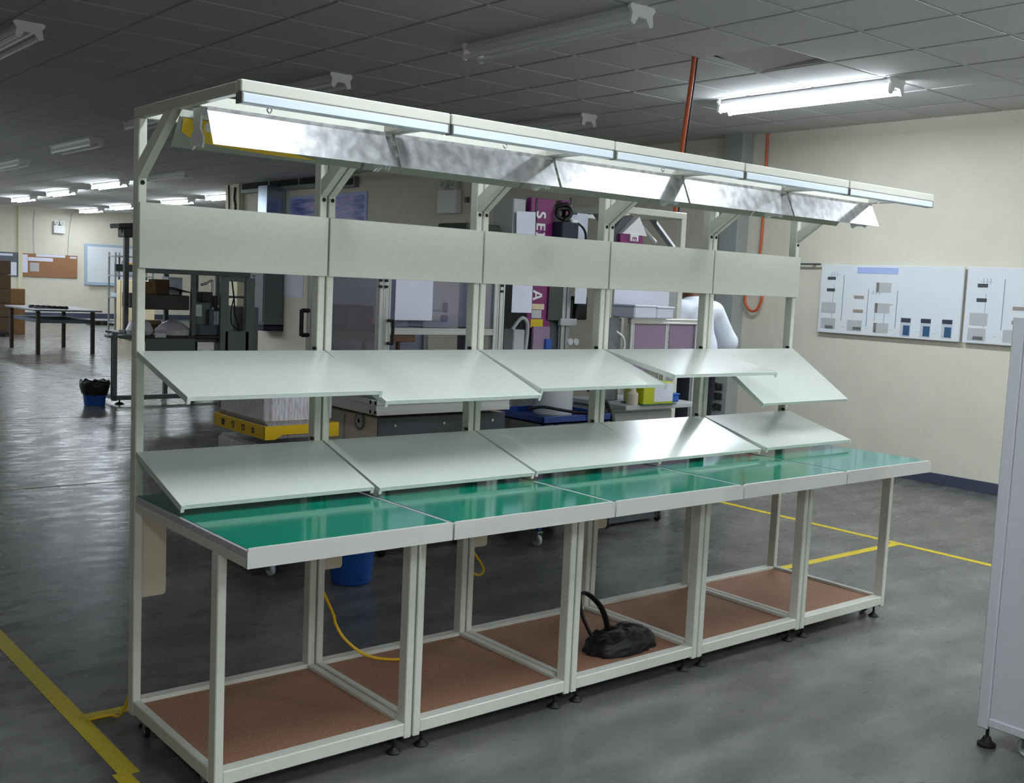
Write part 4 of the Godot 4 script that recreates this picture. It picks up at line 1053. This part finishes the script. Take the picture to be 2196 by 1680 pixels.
# surface nets over the smooth union of tapered capsules
func flesh(bones: Array, cell: float, k: float) -> ArrayMesh:
	var lo := Vector3.ONE * 1e9
	var hi := -lo
	for b in bones:
		var r: float = maxf(b[2], b[3]) + 3 * cell + k
		lo = lo.min((b[0] as Vector3).min(b[1]) - Vector3.ONE * r)
		hi = hi.max((b[0] as Vector3).max(b[1]) + Vector3.ONE * r)
	var n := Vector3i(((hi - lo) / cell).ceil()) + Vector3i.ONE
	var f := PackedFloat32Array()
	f.resize(n.x * n.y * n.z)
	f.fill(9.0)
	for b in bones:
		var r: float = maxf(b[2], b[3]) + 2 * cell + k
		var a := Vector3i((((b[0] as Vector3).min(b[1]) - Vector3.ONE * r - lo) / cell).floor()).clamp(Vector3i.ZERO, n - Vector3i.ONE)
		var z := Vector3i((((b[0] as Vector3).max(b[1]) + Vector3.ONE * r - lo) / cell).ceil()).clamp(Vector3i.ZERO, n - Vector3i.ONE)
		for i in range(a.x, z.x + 1):
			for j in range(a.y, z.y + 1):
				for l in range(a.z, z.z + 1):
					var at := (i * n.y + j) * n.z + l
					var d := capsule(lo + Vector3(i, j, l) * cell, b)
					var h := maxf(k - absf(f[at] - d), 0.0) / k
					f[at] = minf(f[at], d) - h * h * k * 0.25
	var vert := {}
	var pts := PackedVector3Array()
	var sx := n.y * n.z
	var sy := n.z
	for i in n.x - 1:
		for j in n.y - 1:
			for l in n.z - 1:
				var at := i * sx + j * sy + l
				var inside := 0
				var c := Vector3.ZERO
				var m := 0
				var v := [f[at], f[at + sx], f[at + sy], f[at + sx + sy], f[at + 1], f[at + sx + 1], f[at + sy + 1], f[at + sx + sy + 1]]
				for q in 8: inside += 1 if v[q] < 0 else 0
				if inside == 0 or inside == 8: continue
				for e in [[0, 1], [2, 3], [4, 5], [6, 7], [0, 2], [1, 3], [4, 6], [5, 7], [0, 4], [1, 5], [2, 6], [3, 7]]:
					if (v[e[0]] < 0) != (v[e[1]] < 0):
						var t: float = v[e[0]] / (v[e[0]] - v[e[1]])
						var p := Vector3(e[0] & 1, (e[0] >> 1) & 1, e[0] >> 2)
						c += p.lerp(Vector3(e[1] & 1, (e[1] >> 1) & 1, e[1] >> 2), t)
						m += 1
				vert[at] = pts.size()
				pts.append(lo + (Vector3(i, j, l) + c / m) * cell)
	var st := start()
	st.set_smooth_group(0)
	for p in pts: st.add_vertex(p)
	for at in vert:
		for ax in 3:
			var s: int = [sx, sy, 1][ax]
			var u: int = [sy, 1, sx][ax]
			var w: int = [1, sx, sy][ax]
			if not (vert.has(at - u) and vert.has(at - w) and vert.has(at - u - w)): continue
			if (f[at] < 0) == (f[at + s] < 0): continue
			var q := [vert[at], vert[at - u], vert[at - u - w], vert[at - w]]
			if f[at] < 0: q = [q[0], q[3], q[2], q[1]]
			for o in [0, 1, 2, 0, 2, 3]: st.add_index(q[o])
	st.generate_normals()
	return st.commit()

func worker() -> void:
	var t := thing("person", "person in a white work coat and dark trousers, back turned, behind the fourth bench", "person", Vector3(5.06, 0, -2.08))
	var V := func(x: float, y: float, z: float) -> Vector3: return Vector3(x, y, z)
	# joints, relative to the feet; the person faces away (-z)
	var hipL: Vector3 = V.call(-0.1, 0.92, 0); var hipR: Vector3 = V.call(0.1, 0.92, 0)
	var kneL: Vector3 = V.call(-0.13, 0.5, -0.01); var kneR: Vector3 = V.call(0.12, 0.5, -0.01)
	var ankL: Vector3 = V.call(-0.15, 0.09, 0.02); var ankR: Vector3 = V.call(0.14, 0.09, 0.03)
	var chest: Vector3 = V.call(-0.01, 1.27, -0.02); var neck: Vector3 = V.call(-0.03, 1.47, -0.04); var head: Vector3 = V.call(-0.035, 1.63, -0.08)
	var shL: Vector3 = V.call(-0.21, 1.38, -0.02); var shR: Vector3 = V.call(0.22, 1.37, -0.02)
	var elL: Vector3 = V.call(-0.29, 1.12, 0.0); var elR: Vector3 = V.call(0.36, 1.14, 0.02)
	var wrL: Vector3 = V.call(-0.2, 1.06, -0.26); var wrR: Vector3 = V.call(0.24, 1.07, -0.24)
	var body := [[V.call(-0.03, 1.40, -0.03), neck, 0.075, 0.056], [neck, V.call(-0.033, 1.56, -0.06), 0.056, 0.058], [chest, V.call(0, 1.02, 0), 0.13, 0.125], [V.call(-0.12, 1.36, -0.02), V.call(0.12, 1.36, -0.02), 0.075, 0.075], [hipL, kneL, 0.085, 0.056], [hipR, kneR, 0.085, 0.056], [kneL, ankL, 0.054, 0.038], [kneR, ankR, 0.054, 0.038], [shL, elL, 0.05, 0.04], [shR, elR, 0.05, 0.04], [elL, wrL, 0.04, 0.028], [elR, wrR, 0.04, 0.028]]
	var st := start()
	st.append_from(flesh(body, 0.014, 0.04), 0, Transform3D())
	# head with brow, nose, jaw and ears (face towards -z)
	var hd := [[head + V.call(0, 0.03, 0.015), head + V.call(0, 0.02, -0.02), 0.088, 0.085], [head + V.call(0, -0.06, -0.045), head + V.call(0, -0.075, -0.06), 0.052, 0.042], [head + V.call(0, -0.01, -0.095), head + V.call(0, -0.035, -0.118), 0.009, 0.015], [head + V.call(-0.082, -0.02, 0.0), head + V.call(-0.088, 0.015, 0.008), 0.014, 0.018], [head + V.call(0.082, -0.02, 0.0), head + V.call(0.088, 0.015, 0.008), 0.014, 0.018], [head + V.call(-0.03, 0.018, -0.098), head + V.call(0.03, 0.018, -0.098), 0.012, 0.012], [head + V.call(-0.018, -0.068, -0.1), head + V.call(0.018, -0.068, -0.1), 0.009, 0.009], [head + V.call(0, -0.05, 0.0), V.call(-0.033, 1.52, -0.05), 0.055, 0.056]]
	st.append_from(flesh(hd, 0.006, 0.02), 0, Transform3D())
	for s in [-1, 1]:
		var wr: Vector3 = wrL if s < 0 else wrR
		var d: Vector3 = (wr - (elL if s < 0 else elR)).normalized()
		var side: Vector3 = d.cross(Vector3.UP).normalized()
		var hand := [[wr, wr + d * 0.035, 0.026, 0.026]]
		for f in 4:
			var o := side * (f - 1.5) * 0.021
			var len: float = [0.068, 0.078, 0.074, 0.058][f]
			hand.append([wr + d * 0.02 + o * 0.6, wr + d * 0.085 + o, 0.014, 0.011])
			var mid := wr + d * (0.085 + len * 0.45) + o * 1.05 + Vector3(0, -0.012, 0)
			hand.append([wr + d * 0.085 + o, mid, 0.0095, 0.0085])
			hand.append([mid, mid + d * len * 0.35 + Vector3(0, -0.03, 0), 0.0085, 0.007])
		var ths: Vector3 = side * (-s * 1.0)
		hand.append([wr + d * 0.02 + ths * 0.02, wr + d * 0.055 + ths * 0.048 + Vector3(0, -0.012, 0), 0.013, 0.011])
		hand.append([wr + d * 0.055 + ths * 0.048 + Vector3(0, -0.012, 0), wr + d * 0.088 + ths * 0.05 + Vector3(0, -0.022, 0), 0.01, 0.008])
		st.append_from(flesh(hand, 0.004, 0.008), 0, Transform3D())
	put("body", st.commit(), M.skin, t)
	put("eyes", mix([[rod(0.011, 0.004, 12), TR(head.x - 0.032, head.y, head.z - 0.092, 90, 0, 0)], [rod(0.011, 0.004, 12), TR(head.x + 0.032, head.y, head.z - 0.092, 90, 0, 0)]]), M.hair, t)
	put("hair", flesh([[head + V.call(0, 0.045, 0.02), head + V.call(0, 0.055, -0.015), 0.092, 0.085], [head + V.call(0, -0.02, 0.05), head + V.call(0, 0.03, 0.035), 0.062, 0.082], [head + V.call(-0.03, -0.085, 0.052), head + V.call(0.03, -0.085, 0.052), 0.03, 0.03]], 0.008, 0.02), M.hair, t)
	put("coat", flesh([[V.call(-0.02, 1.405, -0.02), V.call(-0.03, 1.44, -0.03), 0.11, 0.072], [chest, V.call(0, 1.08, 0), 0.152, 0.15], [V.call(-0.15, 1.375, -0.02), V.call(0.16, 1.37, -0.02), 0.085, 0.085], [V.call(-0.04, 1.1, 0), V.call(-0.05, 1.03, 0.0), 0.14, 0.14], [V.call(0.04, 1.1, 0), V.call(0.05, 1.03, 0.0), 0.14, 0.14], [shL, elL, 0.075, 0.066], [shR, elR, 0.08, 0.072], [elL, wrL.lerp(elL, 0.12), 0.062, 0.046], [elR, wrR.lerp(elR, 0.12), 0.068, 0.048]], 0.014, 0.04), M.coat, t)
	put("trousers", flesh([[V.call(-0.06, 0.9, 0), V.call(0.06, 0.9, 0), 0.12, 0.12], [hipL, kneL, 0.105, 0.078], [hipR, kneR, 0.105, 0.078], [kneL, ankL + V.call(0, -0.02, 0), 0.076, 0.07], [kneR, ankR + V.call(0, -0.02, 0), 0.076, 0.07]], 0.014, 0.03), M.trousers, t)
	for a in [ankL, ankR]:
		put("shoe", flesh([[V.call(a.x, 0.045, a.z + 0.03), V.call(a.x, 0.036, a.z - 0.16), 0.044, 0.036], [V.call(a.x, 0.08, a.z), V.call(a.x, 0.05, a.z - 0.05), 0.045, 0.04]], 0.01, 0.02), M.shoe, t)

# ---------------------------------------------------------------- the far hall
func far_hall() -> void:
	# blue bin with black liner
	var t := thing("waste_bin", "blue bin with a black liner bag, on the shiny floor left of the near post", "bin", Vector3(2.69, 0, -8.5))
	put("bucket", lathe([Vector2(0, 0.0), Vector2(0.105, 0.0), Vector2(0.108, 0.01), Vector2(0.135, 0.24), Vector2(0.13, 0.24), Vector2(0.1, 0.02), Vector2(0, 0.02)], 28), M.blue_plastic, t)
	var st := start()
	st.set_smooth_group(0)
	var n := FastNoiseLite.new()
	n.seed = 12
	n.frequency = 1.4
	var rings := []
	for i in 7:
		var ring := []
		for j in 40:
			var a := TAU * j / 40
			var r: float = [0.128, 0.139, 0.15, 0.158, 0.145, 0.125, 0.1][i]
			var y: float = [0.12, 0.155, 0.2, 0.245, 0.272, 0.255, 0.18][i]
			var wob := n.get_noise_3d(cos(a) * 2.0, sin(a) * 2.0, i * 0.3)
			ring.append(Vector3(cos(a) * (r + wob * 0.02), y + wob * 0.03 + 0.008 * sin(a * 9), sin(a) * (r + wob * 0.02)))
		rings.append(ring)
	for i in 6:
		for j in 40:
			var q := [rings[i][j], rings[i][(j + 1) % 40], rings[i + 1][(j + 1) % 40], rings[i + 1][j]]
			for v in [[q[0], q[1], q[2]], [q[0], q[2], q[3]]]:
				for p in v: st.add_vertex(p)
	st.index()
	st.generate_normals()
	put("liner", st.commit(), M.bag_black, t)
	grey_workstation()
	# table
	t = thing("work_table", "dark-legged grey table with black parts on it, far off on the left floor", "table", Vector3(4.53, 0, -16.25))
	var ry := deg_to_rad(0.0)
	put("tabletop", box(1.12, 0.03, 1.75, 0.004), M.mid_grey, t, T(0, 0.735, 0))
	for x in [-0.47, 0.42]:
		for z in [-0.78, 0.8]: put("leg", box(0.06, 0.72, 0.06, 0.004), M.wood_dark, t, T(x, 0.36, z))
	put("lower_shelf", box(0.9, 0.06, 1.5, 0.004), M.board_grey, t, T(0, 0.55, 0))
	var pk := []
	for i in 7: pk.append([box(0.07, 0.05, 0.12, 0.01), T(-0.3 + i * 0.075, 0.775, 0.1 + i * 0.06)])
	tag(put("parts_row", mix([[box(0.55, 0.02, 0.3, 0.004), T(-0.05, 0.76, 0.25)]] + pk), M.black, self, T(4.45, 0, -16.25)), "row of small black parts lying on the far grey table", "parts")
	# cartons at the left edge
	var names := ["tall stack of dark brown cartons at the left edge, bottom carton", "tall stack of dark brown cartons at the left edge, second carton up", "tall stack of dark brown cartons at the left edge, third carton up", "tall stack of dark brown cartons at the left edge, fourth carton up", "tall stack of dark brown cartons at the left edge, topmost carton"]
	var pal := thing("pallet", "low dark pallet under the brown cartons at the left edge", "pallet", Vector3(4.45, 0, -20.3))
	for i in 3: put("runner", box(0.1, 0.08, 0.7, 0.004), M.wood_dark, pal, T(-0.3 + 0.3 * i, 0.04, 0))
	put("deck", box(0.75, 0.03, 0.75, 0.004), M.wood_dark, pal, T(0, 0.095, 0))
	for i in 5:
		var c := thing("carton", names[i], "carton", Vector3(4.47, 0.11 + 0.287 * i, -20.3), "stacked cartons at the left edge")
		put("box", box(0.69, 0.28, 0.65, 0.006), M.carton_dark, c, T(0, 0.14, 0))
		put("tape", box(0.691, 0.281, 0.06, 0.002), M.carton, c, T(0, 0.14, 0))
	for i in 3:
		var c := thing("carton", ["light brown carton beside the tall stack, bottom one", "light brown carton beside the tall stack, middle one", "light brown carton beside the tall stack, top one"][i], "carton", Vector3(5.06, 0.0 + 0.3205 * i, -20.9), "light cartons beside the tall stack")
		put("box", box(0.42, 0.32, 0.5, 0.006), M.carton, c, T(0, 0.16, 0))
		put("tape", box(0.421, 0.321, 0.05, 0.002), M.carton_dark, c, T(0, 0.16, 0))
	# far wall boards
	t = thing("pin_board", "long brown cork board with white papers on the far cream wall", "pin board", Vector3(8.02, 1.45, FAR))
	put("cork", box(1.52, 0.64, 0.03, 0.004), M.cork, t, T(0, 0, 0.02))
	put("paper", box(0.16, 0.5, 0.004, 0.001), M.paper, t, T(-0.66, 0.04, 0.038))
	put("paper", box(0.66, 0.1, 0.004, 0.001), M.paper, t, T(-0.24, 0.17, 0.038))
	put("paper", box(0.78, 0.07, 0.004, 0.001), M.paper, t, T(0.03, 0.28, 0.038))
	put("paper", box(0.18, 0.05, 0.004, 0.001), M.paper, t, T(0.64, 0.26, 0.038))
	put("paper", box(0.24, 0.24, 0.004, 0.001), M.light_grey, t, T(-0.4, -0.05, 0.036))
	for x in [-0.4, 0.5]: put("hanging_cord", hose([Vector3(x, 0.3, 0.02), Vector3(x * 1.05, 0.9, 0.02), Vector3(x * 1.12 + 0.05, 1.55, 0.02)], 0.006, 6), M.light_grey, t)
	t = thing("notice_board", "grey notice board with white sheets at the left edge of the far wall", "notice board", Vector3(6.8, 1.45, FAR))
	put("panel", box(0.78, 0.66, 0.03, 0.004), M.board_grey, t, T(0, 0, 0.02))
	put("paper", box(0.34, 0.06, 0.004, 0.001), M.paper, t, T(0.08, 0.26, 0.038))
	put("paper", box(0.22, 0.36, 0.004, 0.001), M.paper, t, T(0.24, -0.12, 0.038))
	t = thing("whiteboard", "large pale blue framed whiteboard on the far wall beside the near post", "whiteboard", Vector3(9.75, 1.55, FAR))
	put("frame", box(1.55, 1.18, 0.03, 0.006), M.sky_frame, t, T(0, 0, 0.02))
	put("surface", box(1.38, 1.02, 0.006, 0.001), M.whiteboard, t, T(0, 0, 0.037))
	put("pen_tray", box(1.3, 0.03, 0.08, 0.004), M.sky_frame, t, T(0, -0.58, 0.06))
	emergency_light("emergency_light", "white twin-head emergency light high on the far wall above the cork board", Vector3(8.27, 2.48, FAR), 0.0, 0.3)
	# light storage rack with goods in front of the far wall
	t = thing("storage_rack", "slim grey storage rack with a diagonal strut, half hidden by the near post", "rack", Vector3(7.02, 0, -20.0))
	for x in [-0.1, 0.12, 0.72]:
		for z in [0.0, -0.4]: put("upright", box(0.035, 1.82, 0.035, 0.003), M.mid_grey, t, T(x, 0.91, z))
	for y in [0.3, 0.85, 1.32, 1.74]: put("shelf", box(0.86, 0.03, 0.44, 0.003), M.mid_grey, t, T(0.31, y, -0.2))
	put("front_ledge", box(0.4, 0.02, 0.36, 0.003), M.mid_grey, t, T(0.02, 0.856, 0.2))
	put("strut", mix([[rod(0.01, 0.48, 8), TR(0.01, 1.53, 0.0, 0, 0, -24)]]), M.mid_grey, t)
	tag(put("blue_carton", box(0.3, 0.2, 0.25, 0.005), M.sky_frame, self, T(7.4, 1.436, -20.15)), "pale blue box on the slim rack", "box")
	tag(put("orange_packet", box(0.14, 0.07, 0.12, 0.005), M.orange_box, self, T(7.36, 1.572, -20.15)), "small orange packet on top of the pale blue box", "packet")
	tag(put("blue_tray", mix([[box(0.36, 0.03, 0.3, 0.004), T(0, 0.015, 0)], [box(0.37, 0.08, 0.01, 0.002), T(0, 0.05, 0.15)], [box(0.01, 0.08, 0.3, 0.002), T(-0.18, 0.05, 0)], [box(0.01, 0.08, 0.3, 0.002), T(0.18, 0.05, 0)]]), M.sky_frame, self, T(7.0, 0.867, -19.8)), "pale blue tray sticking out of the slim rack", "tray")
	tag(put("dark_lump", lathe([Vector2(0, 0), Vector2(0.09, 0.0), Vector2(0.1, 0.05), Vector2(0.06, 0.15), Vector2(0, 0.18)], 16), M.navy, self, T(7.03, 0.898, -19.8)), "dark rounded pot standing in the pale blue tray", "pot")
	for i in 3:
		var c := thing("carton", ["tan carton behind the near post, lowest of the three on the floor", "tan carton behind the near post, middle of the three", "tan carton behind the near post, top of the three"][i], "carton", Vector3(7.03, 0.4155 * i, -19.1), "tan cartons behind the near post")
		put("box", box(0.62, 0.415, 0.5, 0.006), M.sticker_cream, c, T(0, 0.2075, 0))
		put("tape", box(0.621, 0.416, 0.05, 0.002), M.carton, c, T(0, 0.2075, 0))
	# flat platform trolley by the far wall
	t = thing("pallet", "low wooden pallet lying on the floor below the whiteboard", "pallet", Vector3(8.35, 0, -25.0))
	put("deck", box(0.75, 0.03, 0.6, 0.004), M.mid_grey, t, T(0, 0.12, 0))
	for i in 4: put("block", box(0.07, 0.1, 0.5, 0.004), M.wood_dark, t, T(-0.32 + 0.21 * i, 0.05, 0))

func grey_workstation() -> void:
	# steel workstation with shelves seen between the near post and the wall cabinet
	var t := thing("steel_workstation", "cluttered dark grey steel workstation with open shelves, seen through the near bench", "workstation", Vector3(2.86, 0, -8.5))
	for x in [0.04, 0.93, 1.30, 1.58]:
		for z in [0.0, -0.8]:
			if x > 0.5 or z == 0.0: put("upright", box(0.05, 1.56 if x > 0.5 else 0.76, 0.05, 0.004), M.rack_grey, t, T(x, 0.78 if x > 0.5 else 0.42, z))
	put("top_beam", box(1.3, 0.085, 0.06, 0.004), M.rack_grey, t, T(0.97, 1.5, 0.0))
	put("top_beam", box(1.3, 0.085, 0.06, 0.004), M.rack_grey, t, T(0.97, 1.5, -0.8))
	put("dark_shelf", box(0.52, 0.165, 0.7, 0.004), M.olive_grey, t, T(0.63, 1.135, -0.36))
	put("worktop", box(1.34, 0.03, 1.0, 0.004), M.black, t, T(0.94, 0.75, -0.47))
	put("side_bracket", box(0.34, 0.03, 0.14, 0.004), M.rack_grey, t, T(0.14, 0.75, -0.05))
	put("under_tray", box(1.24, 0.05, 0.8, 0.004), M.dark_grey, t, T(0.94, 0.71, -0.45))
	put("front_panel", box(0.56, 0.16, 0.02, 0.003), M.rack_grey, t, T(0.65, 0.655, 0.035))
	put("left_leg", box(0.05, 0.7, 0.05, 0.004), M.rack_grey, t, T(0.04, 0.4, -0.02))
	put("foot_beam", box(1.4, 0.05, 0.05, 0.004), M.rack_grey, t, T(0.74, 0.075, 0.02))
	put("foot_beam", box(0.05, 0.05, 0.8, 0.004), M.rack_grey, t, T(0.06, 0.075, -0.4))
	put("side_cabinet", box(0.32, 1.0, 0.5, 0.006), M.mid_grey, t, T(1.66, 0.6, -0.4))
	put("portal_head", box(0.3, 0.12, 0.05, 0.004), M.mid_grey, t, T(1.46, 1.46, 0.0))
	put("portal_side", box(0.1, 0.9, 0.05, 0.004), M.mid_grey, t, T(1.30, 1.0, 0.01))
	put("portal_side", box(0.11, 0.9, 0.05, 0.004), M.mid_grey, t, T(1.62, 1.0, 0.01))
	put("portal_sill", box(0.3, 0.26, 0.05, 0.004), M.mid_grey, t, T(1.46, 0.69, 0.01))
	put("portal_bar", box(0.26, 0.025, 0.03, 0.003), M.dark_grey, t, T(1.46, 1.22, 0.0))
	put("portal_cable", mix([[hose([Vector3(1.40, 1.4, 0.0), Vector3(1.42, 1.2, 0.02), Vector3(1.44, 1.0, 0.02), Vector3(1.5, 0.85, 0.02)], 0.01, 8), T(0, 0, 0)], [hose([Vector3(1.42, 1.22, 0.02), Vector3(1.38, 1.05, 0.03), Vector3(1.4, 0.9, 0.02), Vector3(1.5, 0.83, 0.02)], 0.008, 8), T(0, 0, 0)]]), M.black, t)
	for p in [[0.1, 0.0], [1.4, 0.0], [0.1, -0.7], [1.4, -0.7]]:
		put("levelling_foot", mix([[lathe([Vector2(0, 0), Vector2(0.05, 0), Vector2(0.05, 0.008), Vector2(0.02, 0.025), Vector2(0, 0.025)], 16), T(0, 0, 0)], [rod(0.01, 0.05, 8), T(0, 0.04, 0)]]), M.rubber, t, T(p[0], 0, p[1]))
	# goods on it
	tag(put("hanging_head", mix([[box(0.19, 0.05, 0.3, 0.006), TR(0, 0.10, 0, 0, 0, 6)], [box(0.11, 0.11, 0.2, 0.006), T(0.03, 0.03, 0)], [rod(0.008, 0.06, 8), T(-0.05, 0.05, 0.1)], [box(0.2, 0.05, 0.12, 0.005), T(0.12, 0.06, -0.12)], [box(0.06, 0.06, 0.5, 0.005), T(0.21, 0.045, -0.3)]]), M.black, self, T(2.985, 1.86, -8.5)), "black head of an instrument sticking out left of the near post, high up", "instrument")
	tag(put("instrument_stand", mix([[box(0.05, 1.16, 0.06, 0.004), T(0, 0.58, 0)], [box(0.18, 0.03, 0.2, 0.004), T(0.05, 0.015, 0)]]), M.rack_grey, self, T(3.18, 0.766, -8.95)), "slim grey stand hidden behind the near post, carrying the black instrument head", "stand")
	tag(put("plastic_sack", lathe([Vector2(0, 0), Vector2(0.13, 0.0), Vector2(0.15, 0.05), Vector2(0.11, 0.14), Vector2(0.03, 0.19), Vector2(0, 0.2)], 20), M.stretch_wrap, self, T(3.22, 0.766, -8.62)), "crumpled clear plastic sack at the left end of the steel workstation", "sack")
	tag(put("plastic_sack", mix([[lathe([Vector2(0, 0), Vector2(0.2, 0.0), Vector2(0.2, 0.06), Vector2(0.12, 0.13), Vector2(0, 0.19)], 20), T(0, 0, 0)]]), M.stretch_wrap, self, T(3.62, 0.766, -8.66)), "wide clear plastic sack on the steel workstation below the dark shelf", "sack")
	tag(put("red_white_box", box(0.13, 0.05, 0.08, 0.004), M.lamp_white, self, T(3.4, 0.766, -8.5)), "small white box on the front edge of the steel workstation", "box")
	var cl := ["tan carton on the dark shelf of the steel workstation, next to the near post", "brown carton on the dark shelf of the steel workstation", "white carton with an orange band on the dark shelf"]
	for i in 3: tag(put("carton", mix([[box(0.17, 0.14 + 0.03 * i, 0.2, 0.004), T(0, 0.07 + 0.015 * i, 0)], [box(0.171, 0.03, 0.201, 0.002), T(0, 0.08, 0)]]), [M.carton, M.carton_dark, M.white_box][i], self, T(3.33 + 0.18 * i, 1.219, -8.75 - 0.06 * i)), cl[i], "carton")
	tag(put("tilted_tray", mix([[box(0.2, 0.012, 0.2, 0.003), TR(0, 0.06, 0, 0, 0, -14)], [box(0.02, 0.06, 0.02, 0.002), T(0.02, 0.03, 0)]]), M.black, self, T(3.68, 1.219, -8.65)), "tilted black tray on the dark shelf of the steel workstation", "tray")
	tag(put("wood_blocks", mix([[box(0.22, 0.08, 0.15, 0.004), T(0, 0.04, 0)], [box(0.2, 0.06, 0.14, 0.004), T(0.01, 0.115, 0)]]), M.wood, self, T(3.48, 0.766, -9.0)), "stack of brown blocks on the steel workstation behind the sacks", "blocks")
	var m := thing("press_head", "cluttered press with black motor and chrome pipes beside the portal of the steel workstation", "machine", Vector3(4.0, 0.766, -8.66))
	put("column", box(0.2, 0.5, 0.2, 0.006), M.mid_grey, m, T(0.0, 0.25, -0.1))
	put("motor", box(0.12, 0.11, 0.12, 0.008), M.black, m, T(-0.03, 0.44, 0.05))
	put("pipes", mix([[hose([Vector3(-0.08, 0.58, 0.06), Vector3(-0.02, 0.6, 0.08), Vector3(0.04, 0.63, 0.08)], 0.014, 8), T(0, 0, 0)], [hose([Vector3(0.04, 0.58, 0.06), Vector3(0.06, 0.64, 0.06), Vector3(0.05, 0.5, 0.08)], 0.014, 8), T(0, 0, 0)]]), M.chrome, m)
	put("valve", box(0.05, 0.08, 0.05, 0.006), M.dark_grey, m, T(0.1, 0.36, 0.06))
	put("valve", box(0.08, 0.04, 0.05, 0.006), M.dark_grey, m, T(0.13, 0.3, 0.06))
	put("pressure_cap", rod(0.03, 0.06, 12), M.dark_grey, m, T(0.1, 0.43, 0.06))
	put("base_block", mix([[box(0.28, 0.12, 0.25, 0.006), T(0.02, 0.06, 0.0)], [box(0.06, 0.2, 0.06, 0.005), T(0.05, 0.2, 0.06)]]), M.board_grey, m)
	put("blue_part", box(0.05, 0.05, 0.04, 0.005), M.blue_plastic, m, T(-0.1, 0.26, 0.08))
	put("work_light", mix([[box(0.09, 0.05, 0.08, 0.006), T(-0.13, 0.329, 0.08)], [box(0.08, 0.09, 0.06, 0.004), T(-0.12, 0.26, 0.08)], [box(0.03, 0.03, 0.1, 0.003), T(-0.09, 0.26, 0.02)]]), M.lamp_white, m)  # bright work lamp built as plain white boxes without glow
	for i in 2: tag(put("floor_bottle", lathe([Vector2(0, 0), Vector2(0.05, 0), Vector2(0.05, 0.18), Vector2(0.02, 0.23), Vector2(0.02, 0.26), Vector2(0, 0.26)], 16), M.white_box, self, T(4.06 + 0.12 * i, 0.0, -8.15)), ["white bottle on the floor under the press, left one", "white bottle on the floor under the press, right one"][i], "bottle")
